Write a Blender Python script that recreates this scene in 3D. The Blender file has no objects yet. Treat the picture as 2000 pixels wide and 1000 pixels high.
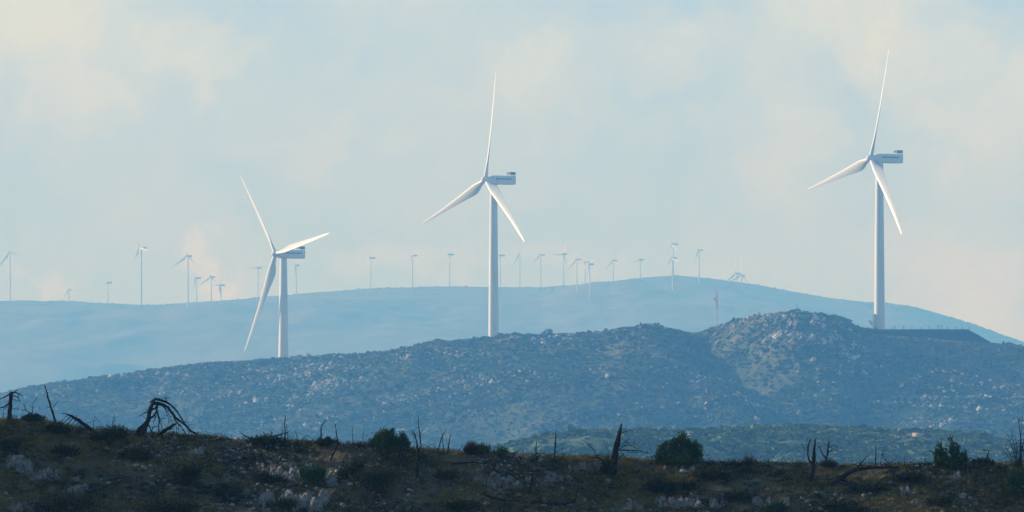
import bpy, math, random
import numpy as np
from mathutils import Matrix, Vector

random.seed(7)
rng = np.random.default_rng(11)
R = math.radians
sc = bpy.context.scene
COL = sc.collection

# ------------------------------------------------------------------ camera
F = 16667.0                       # focal length in photo pixels (2000 px wide)
PITCH = math.atan(380.0 / F)      # the camera looks 1.3 degrees up
cam_d = bpy.data.cameras.new('camera')
cam = bpy.data.objects.new('camera', cam_d)
COL.objects.link(cam)
cam_d.sensor_width = 36.0
cam_d.lens = 36.0 * F / 2000.0
cam_d.clip_start = 1.0
cam_d.clip_end = 60000.0
cam.rotation_euler = (math.pi / 2 + PITCH, 0, 0)
sc.camera = cam


def slope(py):
    return np.tan(PITCH + np.arctan((500.0 - np.asarray(py, float)) / F))


def at(u, py, Y):
    """the point at distance Y seen in direction (u, py)"""
    return np.array([(u - 1000.0) * Y / F, Y, float(slope(py)) * Y])


def row(z, Y):
    return 500.0 - F * np.tan(np.arctan(np.asarray(z) / Y) - PITCH)


# ------------------------------------------------------------------ noise
def _hash(ix, iy, seed):
    h = (ix.astype(np.int64) * 374761393 + iy.astype(np.int64) * 668265263 + seed * 974711) & 0x7fffffff
    h = ((h ^ (h >> 13)) * 1274126177) & 0x7fffffff
    h = h ^ (h >> 16)
    return (h & 0xffffff) / float(0xffffff)


def vnoise(x, y, seed=0):
    ix, iy = np.floor(x), np.floor(y)
    fx, fy = x - ix, y - iy
    fx = fx * fx * fx * (fx * (fx * 6 - 15) + 10)
    fy = fy * fy * fy * (fy * (fy * 6 - 15) + 10)
    a, b = _hash(ix, iy, seed), _hash(ix + 1, iy, seed)
    c, d = _hash(ix, iy + 1, seed), _hash(ix + 1, iy + 1, seed)
    return (a + (b - a) * fx) * (1 - fy) + (c + (d - c) * fx) * fy * 1.0 - 0.5


def fbm(x, y, oct=4, seed=0):
    s, a = 0.0, 1.0
    for k in range(oct):
        s = s + a * vnoise(x, y, seed + k * 17)
        ca, sa = math.cos(0.6), math.sin(0.6)
        x, y = (x * ca - y * sa) * 2.03, (x * sa + y * ca) * 2.03
        a *= 0.5
    return s


def sstep(a, b, x):
    t = np.clip((x - a) / (b - a), 0, 1)
    return t * t * (3 - 2 * t)


# ------------------------------------------------------------------ meshes
def mesh_obj(name, verts, faces, mat, parent=None, smooth=False, loc=None):
    """verts (n,3); faces (m,k) array or list of tuples"""
    me = bpy.data.meshes.new(name)
    verts = np.asarray(verts, np.float64)
    if isinstance(faces, np.ndarray):
        m, k = faces.shape
        me.vertices.add(len(verts))
        me.vertices.foreach_set('co', verts.astype(np.float32).ravel())
        me.loops.add(m * k)
        me.loops.foreach_set('vertex_index', faces.astype(np.int32).ravel())
        me.polygons.add(m)
        me.polygons.foreach_set('loop_start', np.arange(0, m * k, k, dtype=np.int32))
        me.polygons.foreach_set('loop_total', np.full(m, k, dtype=np.int32))
        me.update(calc_edges=True)
    else:
        me.from_pydata([tuple(v) for v in verts], [], [tuple(f) for f in faces])
        me.update()
    me.validate()
    if smooth:
        me.polygons.foreach_set('use_smooth', np.ones(len(me.polygons), bool))
    me.materials.append(mat)
    o = bpy.data.objects.new(name, me)
    COL.objects.link(o)
    if parent is not None:
        o.parent = parent
    if loc is not None:
        o.location = loc
    return o


def tag(o, label=None, cat=None, group=None, kind=None):
    if label: o['label'] = label
    if cat: o['category'] = cat
    if group: o['group'] = group
    if kind: o['kind'] = kind
    return o


def empty(name, loc, rz=0.0):
    o = bpy.data.objects.new(name, None)
    COL.objects.link(o)
    o.empty_display_size = 0.5
    o.location = loc
    o.rotation_euler = (0, 0, rz)
    return o


class MB:
    def __init__(s):
        s.v, s.f, s.n = [], [], 0

    def add(s, v, f):
        v = np.asarray(v, float)
        s.v.append(v)
        s.f += [tuple(int(i) + s.n for i in q) for q in f]
        s.n += len(v)

    def box(s, x0, x1, y0, y1, z0, z1):
        v = [(x, y, z) for z in (z0, z1) for x, y in ((x0, y0), (x1, y0), (x1, y1), (x0, y1))]
        s.add(v, [(0, 3, 2, 1), (4, 5, 6, 7), (0, 1, 5, 4), (1, 2, 6, 5), (2, 3, 7, 6), (3, 0, 4, 7)])

    def tube(s, pts, rad, sides=6, wob=0.0):
        pts = [np.asarray(p, float) for p in pts]
        n = len(pts)
        vs = []
        ref = np.array([0.31, 0.9, 0.2])
        for i, p in enumerate(pts):
            d = pts[min(i + 1, n - 1)] - pts[max(i - 1, 0)]
            d = d / (np.linalg.norm(d) + 1e-9)
            a = np.cross(d, ref)
            if np.linalg.norm(a) < 0.1:
                a = np.cross(d, np.array([1.0, 0, 0]))
            a /= np.linalg.norm(a)
            b = np.cross(d, a)
            for k in range(sides):
                t = 2 * math.pi * k / sides
                r = rad[i] * (1 + wob * random.uniform(-1, 1))
                vs.append(p + r * (math.cos(t) * a + math.sin(t) * b))
        fs = []
        for i in range(n - 1):
            for k in range(sides):
                k2 = (k + 1) % sides
                fs.append((i * sides + k, i * sides + k2, (i + 1) * sides + k2, (i + 1) * sides + k))
        fs.append(tuple(range(sides - 1, -1, -1)))
        fs.append(tuple(range((n - 1) * sides, n * sides)))
        s.add(vs, fs)

    def build(s, name, mat, parent=None, smooth=False, loc=None):
        return mesh_obj(name, np.concatenate(s.v), s.f, mat, parent, smooth, loc)


# ------------------------------------------------------------------ materials
def mat_new(name):
    m = bpy.data.materials.new(name)
    m.use_nodes = True
    nt = m.node_tree
    b = nt.nodes['Principled BSDF']
    return m, nt, b


def N(nt, t, **kw):
    n = nt.nodes.new(t)
    for k, v in kw.items():
        setattr(n, k, v)
    return n


def mat_ramp(name, stops, scale, detail=6, rough=0.9, seedvec=None, dist=0.0, bump=0.0, bscale=None,
             island=0.0, mapscale=None, spec=0.2):
    """noise -> colour ramp surface; island adds a hue/value variation per separate piece"""
    m, nt, b = mat_new(name)
    tc = N(nt, 'ShaderNodeTexCoord')
    vec = tc.outputs['Object']
    if mapscale:
        mp = N(nt, 'ShaderNodeMapping')
        mp.inputs['Scale'].default_value = mapscale
        nt.links.new(vec, mp.inputs['Vector'])
        vec = mp.outputs['Vector']
    nz = N(nt, 'ShaderNodeTexNoise')
    nz.inputs['Scale'].default_value = scale
    nz.inputs['Detail'].default_value = detail
    nz.inputs['Roughness'].default_value = 0.62
    nz.inputs['Distortion'].default_value = dist
    nt.links.new(vec, nz.inputs['Vector'])
    fac = nz.outputs['Fac']
    if island:
        g = N(nt, 'ShaderNodeNewGeometry')
        ma = N(nt, 'ShaderNodeMath', operation='MULTIPLY_ADD')
        nt.links.new(g.outputs['Random Per Island'], ma.inputs[0])
        ma.inputs[1].default_value = island
        ma.inputs[2].default_value = -island / 2
        ad = N(nt, 'ShaderNodeMath', operation='ADD')
        nt.links.new(fac, ad.inputs[0]); nt.links.new(ma.outputs[0], ad.inputs[1])
        fac = ad.outputs[0]
    rp = N(nt, 'ShaderNodeValToRGB')
    e = rp.color_ramp.elements
    while len(e) < len(stops):
        e.new(0.5)
    for el, (p, c) in zip(e, stops):
        el.position = p
        el.color = (*c, 1)
    nt.links.new(fac, rp.inputs['Fac'])
    nt.links.new(rp.outputs['Color'], b.inputs['Base Color'])
    b.inputs['Roughness'].default_value = rough
    b.inputs['Specular IOR Level'].default_value = spec
    if bump:
        nb = N(nt, 'ShaderNodeTexNoise')
        nb.inputs['Scale'].default_value = bscale or scale * 3
        nb.inputs['Detail'].default_value = 8
        nt.links.new(vec, nb.inputs['Vector'])
        bp = N(nt, 'ShaderNodeBump')
        bp.inputs['Strength'].default_value = 1.0
        bp.inputs['Distance'].default_value = bump
        nt.links.new(nb.outputs['Fac'], bp.inputs['Height'])
        nt.links.new(bp.outputs['Normal'], b.inputs['Normal'])
    return m


M = {}
M['white'] = mat_ramp('white_painted_steel', [(0.3, (0.62, 0.62, 0.6)), (0.5, (0.78, 0.78, 0.76)), (0.7, (0.82, 0.82, 0.8))], 0.8, rough=0.45, spec=0.4, mapscale=(1, 1, 0.06))
M['blade'] = mat_ramp('white_blade_gelcoat', [(0.3, (0.78, 0.78, 0.76)), (0.7, (0.84, 0.84, 0.82))], 0.2, rough=0.4, spec=0.4)
M['far_white'] = mat_ramp('weathered_white_steel', [(0.3, (0.6, 0.6, 0.6)), (0.7, (0.7, 0.7, 0.69))], 0.1, rough=0.6)
M['grey_metal'] = mat_ramp('dark_grey_metal', [(0.3, (0.09, 0.095, 0.1)), (0.7, (0.14, 0.14, 0.15))], 1.5, rough=0.6)
M['letter'] = mat_ramp('blue_lettering_paint', [(0.3, (0.05, 0.13, 0.3)), (0.7, (0.07, 0.16, 0.34))], 2.0, rough=0.5)
M['red'] = mat_ramp('red_mast_paint', [(0.3, (0.6, 0.05, 0.04)), (0.7, (0.7, 0.08, 0.06))], 0.7, rough=0.6)
M['mast_white'] = mat_ramp('white_mast_paint', [(0.3, (0.7, 0.7, 0.68)), (0.7, (0.8, 0.8, 0.78))], 0.7, rough=0.6)
M['concrete'] = mat_ramp('old_concrete', [(0.3, (0.12, 0.12, 0.11)), (0.7, (0.2, 0.19, 0.18))], 2.0)
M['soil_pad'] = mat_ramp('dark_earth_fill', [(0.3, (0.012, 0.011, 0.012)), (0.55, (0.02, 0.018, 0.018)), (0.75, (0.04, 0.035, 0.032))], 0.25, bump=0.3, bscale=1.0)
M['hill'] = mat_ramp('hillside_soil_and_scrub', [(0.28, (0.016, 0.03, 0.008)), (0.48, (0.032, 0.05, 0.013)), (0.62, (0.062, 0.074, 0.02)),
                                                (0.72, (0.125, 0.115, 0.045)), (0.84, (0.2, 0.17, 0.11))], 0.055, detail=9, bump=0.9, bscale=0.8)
def sun_haze_by_height(m, z0, z1, amount):  # paints a sunlit crest and hazy valley foot into the colour by height
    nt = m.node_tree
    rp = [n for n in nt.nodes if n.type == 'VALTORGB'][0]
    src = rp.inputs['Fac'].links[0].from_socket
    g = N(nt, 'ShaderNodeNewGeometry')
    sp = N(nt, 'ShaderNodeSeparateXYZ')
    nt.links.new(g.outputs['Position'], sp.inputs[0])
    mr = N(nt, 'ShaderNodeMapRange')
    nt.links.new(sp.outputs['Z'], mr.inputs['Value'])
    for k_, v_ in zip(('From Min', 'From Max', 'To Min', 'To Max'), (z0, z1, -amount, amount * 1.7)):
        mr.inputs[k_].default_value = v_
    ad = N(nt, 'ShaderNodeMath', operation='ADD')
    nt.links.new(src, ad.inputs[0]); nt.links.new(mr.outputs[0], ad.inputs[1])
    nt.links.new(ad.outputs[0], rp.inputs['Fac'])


sun_haze_by_height(M['hill'], -25, 55, 0.1)  # ground: crest sunlight and darker, hazier foot painted into the colour
M['low_hill'] = mat_ramp('green_lower_hillside', [(0.3, (0.06, 0.1, 0.025)), (0.48, (0.1, 0.14, 0.04)), (0.62, (0.15, 0.16, 0.065)), (0.8, (0.22, 0.2, 0.12))],
                         0.07, detail=9, bump=0.4, bscale=0.5)
M['mountain'] = mat_ramp('distant_mountainside', [(0.3, (0.13, 0.115, 0.07)), (0.5, (0.17, 0.145, 0.09)), (0.68, (0.21, 0.18, 0.125)), (0.8, (0.28, 0.24, 0.18))],
                         0.012, detail=9, bump=1.0, bscale=0.05)
M['base'] = mat_ramp('valley_ground', [(0.3, (0.05, 0.06, 0.03)), (0.6, (0.1, 0.09, 0.06))], 0.02)
M['road'] = mat_ramp('pale_gravel_track', [(0.3, (0.26, 0.22, 0.17)), (0.7, (0.34, 0.29, 0.23))], 0.05)
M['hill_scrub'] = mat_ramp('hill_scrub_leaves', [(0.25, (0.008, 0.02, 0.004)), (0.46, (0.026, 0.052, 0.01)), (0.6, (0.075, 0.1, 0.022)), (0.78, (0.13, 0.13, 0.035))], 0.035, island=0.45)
sun_haze_by_height(M['hill_scrub'], -25, 55, 0.11)  # scrub leaves: same painted sun towards the crest, haze tone lower down
M['green_scrub'] = mat_ramp('fresh_green_scrub_leaves', [(0.25, (0.04, 0.075, 0.016)), (0.5, (0.085, 0.135, 0.03)), (0.75, (0.14, 0.175, 0.05))], 0.3, island=0.45)
M['tussock'] = mat_ramp('straw_tussock', [(0.25, (0.05, 0.06, 0.015)), (0.5, (0.1, 0.11, 0.028)), (0.75, (0.16, 0.145, 0.05))], 0.06, island=0.4)
M['hill_rock'] = mat_ramp('pale_limestone', [(0.25, (0.3, 0.25, 0.18)), (0.5, (0.48, 0.41, 0.31)), (0.75, (0.64, 0.57, 0.46))], 0.6, island=0.4, bump=0.25, bscale=1.5)
M['fg'] = mat_ramp('burnt_stony_slope', [(0.24, (0.018, 0.02, 0.009)), (0.4, (0.055, 0.045, 0.028)), (0.48, (0.11, 0.082, 0.046)), (0.56, (0.08, 0.084, 0.03)),
                                         (0.64, (0.155, 0.13, 0.1)), (0.76, (0.29, 0.275, 0.25))], 2.2, detail=10, bump=0.05, bscale=7.0)
M['fg_rock'] = mat_ramp('grey_limestone_boulder', [(0.25, (0.08, 0.08, 0.075)), (0.5, (0.18, 0.175, 0.165)), (0.72, (0.3, 0.29, 0.28))], 5.0, detail=9, bump=0.035, bscale=13, island=0.15)
M['stone'] = mat_ramp('loose_grey_stone', [(0.25, (0.07, 0.065, 0.058)), (0.5, (0.15, 0.14, 0.13)), (0.8, (0.32, 0.305, 0.29))], 7.0, island=0.6)
M['char'] = mat_ramp('charred_wood', [(0.3, (0.012, 0.011, 0.011)), (0.6, (0.03, 0.027, 0.026)), (0.8, (0.06, 0.052, 0.048))], 9.0, rough=0.95, mapscale=(3, 3, 0.6), spec=0.05)
M['leaf'] = mat_ramp('dark_evergreen_leaf', [(0.25, (0.014, 0.036, 0.009)), (0.5, (0.032, 0.072, 0.017)), (0.8, (0.07, 0.125, 0.032))], 3.6, island=0.5, rough=0.7)
M['leaf_bright'] = mat_ramp('young_green_leaf', [(0.25, (0.04, 0.07, 0.02)), (0.5, (0.07, 0.12, 0.03)), (0.8, (0.1, 0.16, 0.045))], 3.6, island=0.5, rough=0.7)
M['leaf_scrub'] = mat_ramp('olive_scrub_leaf', [(0.25, (0.007, 0.013, 0.004)), (0.48, (0.018, 0.028, 0.008)), (0.65, (0.06, 0.072, 0.02)), (0.8, (0.12, 0.105, 0.035))], 2.6, island=0.5, rough=0.8)
M['twig'] = mat_ramp('brown_dry_twig', [(0.25, (0.03, 0.022, 0.02)), (0.5, (0.05, 0.037, 0.033)), (0.8, (0.08, 0.06, 0.05))], 4.5, island=0.4)
M['grass'] = mat_ramp('dry_ochre_grass', [(0.25, (0.09, 0.094, 0.022)), (0.45, (0.19, 0.15, 0.038)), (0.62, (0.29, 0.19, 0.052)), (0.8, (0.12, 0.145, 0.032))], 1.6, island=0.35)

# ------------------------------------------------------------------ terrain
GZ = -90.0

# ---- the far mountain
MT_U = [-6000, -3500, -2000, -1000, -400, 0, 100, 200, 280, 310, 400, 500, 600, 700, 760, 830, 900, 1000, 1060, 1120, 1190, 1210, 1230, 1260, 1290, 1315, 1345,
        1370, 1410, 1450, 1500, 1560, 1620, 1690, 1740, 1770, 1800, 1850, 1900, 1950, 2000, 2100, 2300, 2700, 3400, 5000, 8000]
MT_P = [760, 700, 650, 615, 595, 587, 587, 591, 595, 595, 588, 580, 571, 564, 560, 559, 558, 560, 560, 556, 553, 549, 545, 541, 538.5, 537, 538.5,
        541, 546, 552, 560, 572, 582, 590, 593, 597, 603, 618, 633, 651, 668, 700, 735, 770, 800, 840, 865]
MT_Y = 12500.0


def mt_crest(u):
    p = np.interp(u, MT_U, MT_P)
    return p


def mt_z(u, Y):
    u, Y = np.broadcast_arrays(np.asarray(u, float), np.asarray(Y, float))
    zc = slope(mt_crest(u)) * MT_Y
    d = MT_Y - Y
    front = 0.045 * d + 0.00002 * d * d
    back = 0.01 * (-d) + 0.00004 * d * d
    x = (u - 1000) * Y / F
    z = zc - np.where(d > 0, front, back)
    amp = 0.06 + sstep(30, 700, np.abs(d))
    z = z + amp * (34 * fbm(x / 520 + 3, Y / 900, 4, 5) + 10 * fbm(x / 120, Y / 200, 3, 9)) + 1.3 * fbm(x / 22, Y / 40, 2, 31)
    # a second, nearer shoulder on the right slope and a shelf with the tracks
    z = z + 14 * np.exp(-((u - 1180) / 70) ** 2 - ((d - 330) / 200) ** 2)
    return np.maximum(z, GZ - 2)


# ---- the near hill
HL_U = [-2500, -1200, -600, -300, 0, 40, 90, 140, 200, 260, 330, 400, 470, 556, 620, 650, 700, 760, 830, 900, 963, 1010, 1060, 1110, 1160, 1195, 1215, 1265,
        1290, 1320, 1355, 1380, 1410, 1440, 1470, 1510, 1530, 1560, 1600, 1640, 1655, 1675, 1700, 1740, 1820, 1900, 1940, 1970, 2000, 2200, 2600, 3200, 4500]
HL_P = [1010, 950, 890, 830, 769, 759, 749, 744, 737, 727, 718, 708, 705, 699, 696, 692, 693, 686, 674, 666, 661, 655, 654, 652, 650, 645, 640, 637,
        640, 646, 651, 647, 640, 633, 625, 618, 615, 611, 615, 619, 628, 638, 642, 646, 656, 664, 669, 672, 677, 720, 800, 900, 1050]
HC_U = [-600, 0, 556, 963, 1400, 1718, 2000, 2600]
HC_Y = [4500, 4300, 4146, 4000, 3900, 3864, 3830, 3780]
GU_V = [640, 655, 690, 725, 770, 830, 900]
GU_U = [1350, 1385, 1450, 1515, 1548, 1590, 1640]


def hl_yc(u):
    return np.interp(u, HC_U, HC_Y)


def hl_base(u, Y):
    zc = slope(np.interp(u, HL_U, HL_P)) * hl_yc(u)
    d = hl_yc(u) - Y
    front = 0.055 * d + 0.00013 * d * d
    back = 0.03 * (-d) + 0.00025 * d * d
    return zc - np.where(d > 0, front, back), d


def hl_z(u, Y):
    u, Y = np.broadcast_arrays(np.asarray(u, float), np.asarray(Y, float))
    z, d = hl_base(u, Y)
    v = row(z, Y)
    x = (u - 1000) * Y / F
    amp = 0.05 + 0.95 * sstep(8, 130, d)
    rel = 15 * fbm(x / 95 + 7, Y / 260 + 2, 3, 3) + 5 * fbm(x / 30 + (Y / 90), Y / 70, 3, 23) + 1.6 * fbm(x / 9, Y / 14, 3, 41)
    # the gully right of the saddle: a long shaded flank falling to the right, a quick rise to the rocky spur
    g = np.interp(v, GU_V, GU_U)
    q = u - g
    dep = 16 * sstep(645, 700, v) * (1 - 0.5 * sstep(800, 880, v))
    z = z - dep * np.where(q < 0, sstep(-165, 0, q), 1 - sstep(0, 330, q))
    # rocky peak: slabs dipping down to the left
    pk = np.exp(-((u - 1540) / 95) ** 2 - ((v - 650) / 45) ** 2)
    s = (x * 0.8 + z * 0.9) / 5.0
    z = z + pk * sstep(2, 20, d) * (1.3 * np.abs(((s + 0.6 * fbm(x / 14, Y / 14, 2, 77)) % 1.0) - 0.5) * 2 + 1.8 * fbm(x / 6, Y / 8, 3, 55))
    z = z + amp * rel + 0.5 * fbm(x / 3.5, Y / 6, 2, 61)
    return np.maximum(z, GZ - 2)


# ---- the lower green hill in front of it
LH_U = [-1500, 300, 700, 850, 920, 1000, 1060, 1150, 1300, 1420, 1500, 1545, 1600, 1700, 1830, 1900, 1950, 2000, 2100, 2400, 3200]
LH_P = [1500, 1150, 960, 905, 884, 866, 852, 842, 842, 839, 836, 831, 834, 839, 842, 846, 858, 880, 925, 1050, 1400]
LH_Y = 2000.0


def lh_z(u, Y):
    u, Y = np.broadcast_arrays(np.asarray(u, float), np.asarray(Y, float))
    yc = LH_Y + 60 * np.sin(u / 210.0)
    zc = slope(np.interp(u, LH_U, LH_P)) * yc
    d = yc - Y
    x = (u - 1000) * Y / F
    z = zc - np.where(d > 0, 0.05 * d + 0.0002 * d * d, 0.04 * (-d) + 0.0003 * d * d)
    amp = 0.12 + sstep(5, 80, np.abs(d))
    z = z + amp * (5 * fbm(x / 55, Y / 80, 3, 13) + 1.5 * fbm(x / 14, Y / 20, 3, 29)) + 0.4 * fbm(x / 3, Y / 4, 2, 19)
    return np.maximum(z, GZ - 2)


# ---- the foreground slope
FG_U = [-3000, -1200, -500, 0, 60, 100, 130, 170, 210, 250, 330, 420, 470, 560, 650, 700, 760, 830, 900, 980, 1060, 1160, 1250, 1330, 1440, 1560, 1700,
        1800, 1900, 2000, 2500, 3500, 5000]
FG_P = [760, 790, 812, 821, 824, 826, 834, 840, 843, 847, 851, 857, 863, 864, 867, 870, 874, 879, 884, 888, 892, 896, 902, 905, 907, 909, 910, 910, 909, 907, 905, 930, 960]
FG_Y = 180.0
KF = FG_Y / 400.0            # every foreground length below was laid out for a slope 400 m away


def fg_z(u, Y):
    u, Y = np.broadcast_arrays(np.asarray(u, float), np.asarray(Y, float))
    yc = FG_Y + KF * (0.8 * np.sin(u / 170.0) + 0.3 * np.sin(u / 61.0))
    zc = slope(np.interp(u, FG_U, FG_P)) * yc
    d = (yc - Y) / KF
    x, yy = (u - 1000) * Y / F / KF, Y / KF
    e = np.exp(-np.maximum(d, 0) / 1.5)
    z = zc - KF * np.where(d > 0, 0.48 * np.minimum(d, 14) + 0.25 * np.maximum(d - 14, 0) - 0.1 * (1 - e), 0.03 * (-d) + 0.0005 * d * d)
    amp = 0.25 + 0.75 * sstep(0.3, 4, np.abs(d))
    z = z + KF * (amp * (0.13 * fbm(x / 3.0, yy / 1.8, 3, 2) + 0.2 * fbm(x / 1.1, yy / 0.8, 3, 8)) + 0.07 * fbm(x / 0.3, yy / 0.3, 3, 15))
    return np.maximum(z, GZ - 2)


def grid_obj(name, us, ys, zfun, mat, smooth=True):
    U, Y = np.meshgrid(np.asarray(us, float), np.asarray(ys, float))
    Z = zfun(U, Y)
    V = np.stack([(U - 1000) * Y / F, Y, Z], -1).reshape(-1, 3)
    ny, nu = U.shape
    i = np.arange(ny - 1)[:, None] * nu + np.arange(nu - 1)[None, :]
    Q = np.stack([i, i + 1, i + nu + 1, i + nu], -1).reshape(-1, 4)
    o = mesh_obj(name, V, Q, mat, smooth=smooth)
    o['kind'] = 'structure'
    return o


cat = np.concatenate
grid_obj('mountain', cat([np.linspace(-6000, -300, 120), np.arange(-295, 2300, 5), np.linspace(2305, 8000, 120)]),
         cat([np.linspace(8600, 11400, 90), np.arange(11410, 12600, 10), np.linspace(12620, 14600, 50)]), mt_z, M['mountain'])
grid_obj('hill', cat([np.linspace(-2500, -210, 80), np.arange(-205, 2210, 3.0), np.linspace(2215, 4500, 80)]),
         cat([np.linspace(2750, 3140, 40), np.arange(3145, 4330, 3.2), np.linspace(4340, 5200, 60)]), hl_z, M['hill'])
grid_obj('lower_hill', cat([np.linspace(-1500, 790, 60), np.arange(795, 2210, 4), np.linspace(2215, 3200, 50)]),
         cat([np.linspace(1350, 1740, 40), np.arange(1745, 2080, 2.0), np.linspace(2090, 2650, 50)]), lh_z, M['low_hill'])
grid_obj('foreground_slope', cat([np.linspace(-3000, -310, 160), np.arange(-305, 2305, 2.5), np.linspace(2310, 5000, 160)]),
         cat([np.linspace(60, 374 * KF, 90), KF * np.arange(374.3, 386, 0.15), KF * np.arange(386, 406, 0.055), np.linspace(406.5 * KF, 460 * KF, 60), np.linspace(465 * KF, 900 * KF, 50)]), fg_z, M['fg'])

# base ground: one sheet under everything, rising to the viewpoint
gs = cat([np.linspace(-8800, -400, 22), np.linspace(-360, 360, 73), np.linspace(400, 8800, 22)])
gy = cat([np.linspace(-2800, -400, 10), np.linspace(-360, 360, 73), np.linspace(400, 15800, 40)])
GXm, GYm = np.meshgrid(gs, gy)
GZm = GZ + (-1.7 - GZ) * np.exp(-(np.hypot(GXm, GYm) / 60.0) ** 2)
Vv = np.stack([GXm, GYm, GZm], -1).reshape(-1, 3)
ny, nu = GXm.shape
ii = np.arange(ny - 1)[:, None] * nu + np.arange(nu - 1)[None, :]
o = mesh_obj('ground', Vv, np.stack([ii, ii + 1, ii + nu + 1, ii + nu], -1).reshape(-1, 4), M['base'], smooth=True)
o['kind'] = 'structure'


def hit(zfun, u, py, ylo, yhi, n=1500):
    """the farthest-visible terrain point in direction (u, py): returns Y"""
    Y = np.linspace(ylo, yhi, n)
    r = row(zfun(np.full(n, u), Y), Y)
    ok = np.where(r <= py)[0]
    if len(ok):
        return float(Y[ok[0]])
    return float(Y[np.argmin(r)])


# pale tracks on the mountain side
def track(pts, w, zfun=mt_z):
    P = []
    for (u, p) in pts:
        Y = hit(zfun, u, p, 9500, 12600)
        P.append(((u - 1000) * Y / F, Y))
    P = np.array(P)
    t = np.linspace(0, len(P) - 1, 40)
    xs, ys = np.interp(t, range(len(P)), P[:, 0]), np.interp(t, range(len(P)), P[:, 1])
    v, f = [], []
    for i in range(40):
        for s in (-1, 1):
            y = ys[i] + s * w
            u = xs[i] * F / y + 1000
            v.append((xs[i], y, float(zfun(u, y)) + 0.6))
    for i in range(39):
        f.append((2 * i, 2 * i + 2, 2 * i + 3, 2 * i + 1))
    o = mesh_obj('access_track', np.array(v), f, M['road'])
    o['kind'] = 'structure'


track([(1104, 561), (1112, 568), (1124, 576), (1142, 581), (1172, 583)], 5)
track([(1180, 571), (1200, 573), (1222, 577), (1246, 581)], 4)

# ------------------------------------------------------------------ wind turbines
RB = 51.2


def blade_mesh():
    rs = [1.1, 2.0, 3.2, 4.8, 6.5, 8.5, 10.5, 13, 16, 20, 25, 30, 35, 40, 44, 47, 49.2, 50.5, 51.2]
    ch = [2.0, 2.0, 2.1, 2.5, 3.2, 3.75, 3.85, 3.6, 3.25, 2.85, 2.4, 2.02, 1.68, 1.35, 1.1, 0.9, 0.68, 0.42, 0.12]
    th = [2.0, 1.98, 1.9, 1.7, 1.5, 1.32, 1.2, 1.02, 0.85, 0.68, 0.52, 0.4, 0.31, 0.24, 0.19, 0.15, 0.11, 0.07, 0.03]
    tw = [24, 24, 24, 23, 21, 18.5, 16, 13.5, 11, 8.5, 6.3, 4.6, 3.2, 2.1, 1.4, 0.9, 0.5, 0.3, 0.2]
    rnd = [1, 1, 0.9, 0.65, 0.35, 0.12] + [0.0] * 13
    n = 20
    v, f = [], []
    for i, r in enumerate(rs):
        b = R(tw[i] + 14)
        bend = -1.6 * (r / RB) ** 2.2
        for k in range(n):
            a = 2 * math.pi * k / n
            ca, sa = math.cos(a), math.sin(a)
            xe = 0.52 * ch[i] * ca
            ye = 0.5 * th[i] * sa
            c = (1 - ca) / 2                    # 0 at the leading edge, 1 at the trailing edge
            xa = 1.2 * ch[i] * (0.32 - c)
            ya = 0.5 * th[i] * sa * 1.15 * (1 - c) ** 0.55 * (c + 0.02) ** 0.12 * 1.1
            x = xe * rnd[i] + xa * (1 - rnd[i])
            y = ye * rnd[i] + ya * (1 - rnd[i])
            v.append((x * math.cos(b) + y * math.sin(b), -x * math.sin(b) + y * math.cos(b) + bend, r))
    for i in range(len(rs) - 1):
        for k in range(n):
            k2 = (k + 1) % n
            f.append((i * n + k, i * n + k2, (i + 1) * n + k2, (i + 1) * n + k))
    f.append(tuple(range(n - 1, -1, -1)))
    f.append(tuple(range((len(rs) - 1) * n, len(rs) * n)))
    return np.array(v), f


def lathe_y(prof, n=28, cz=0.0):
    """profile of (y, r) turned about the local Y axis"""
    v, f = [], []
    for (y, r) in prof:
        for k in range(n):
            a = 2 * math.pi * k / n
            v.append((r * math.cos(a), y, cz + r * math.sin(a)))
    for i in range(len(prof) - 1):
        for k in range(n):
            k2 = (k + 1) % n
            f.append((i * n + k, (i + 1) * n + k, (i + 1) * n + k2, i * n + k2))
    f.append(tuple(range(n)))
    f.append(tuple(range(len(prof) * n - 1, (len(prof) - 1) * n - 1, -1)))
    return np.array(v), f


def nacelle_mesh():
    """rounded box lofted along Y: a tapered collar behind the hub, a long square body"""
    secs = [(-3.25, 1.35, 1.35, 0.0), (-2.7, 1.55, 1.6, 0.0), (-1.9, 1.78, 1.95, 0.0), (-0.8, 1.85, 2.08, 0.0), (4, 1.88, 2.1, 0.0), (10.9, 1.86, 2.08, 0.0), (11.45, 1.78, 2.0, 0.0), (11.6, 1.6, 1.8, 0)]
    n = 32
    v, f = [], []
    for j, (y, hw, hh, zc) in enumerate(secs):
        p = 0.45 if j == 0 else (0.34 if j == 1 else 0.2)
        for k in range(n):
            a = 2 * math.pi * (k + 0.5) / n
            ca, sa = math.cos(a), math.sin(a)
            v.append((hw * math.copysign(abs(ca) ** p, ca), y, zc + hh * math.copysign(abs(sa) ** p, sa)))
    for i in range(len(secs) - 1):
        for k in range(n):
            k2 = (k + 1) % n
            f.append((i * n + k, (i + 1) * n + k, (i + 1) * n + k2, i * n + k2))
    f.append(tuple(range(n)))
    f.append(tuple(range(len(secs) * n - 1, (len(secs) - 1) * n - 1, -1)))
    return np.array(v), f


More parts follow.
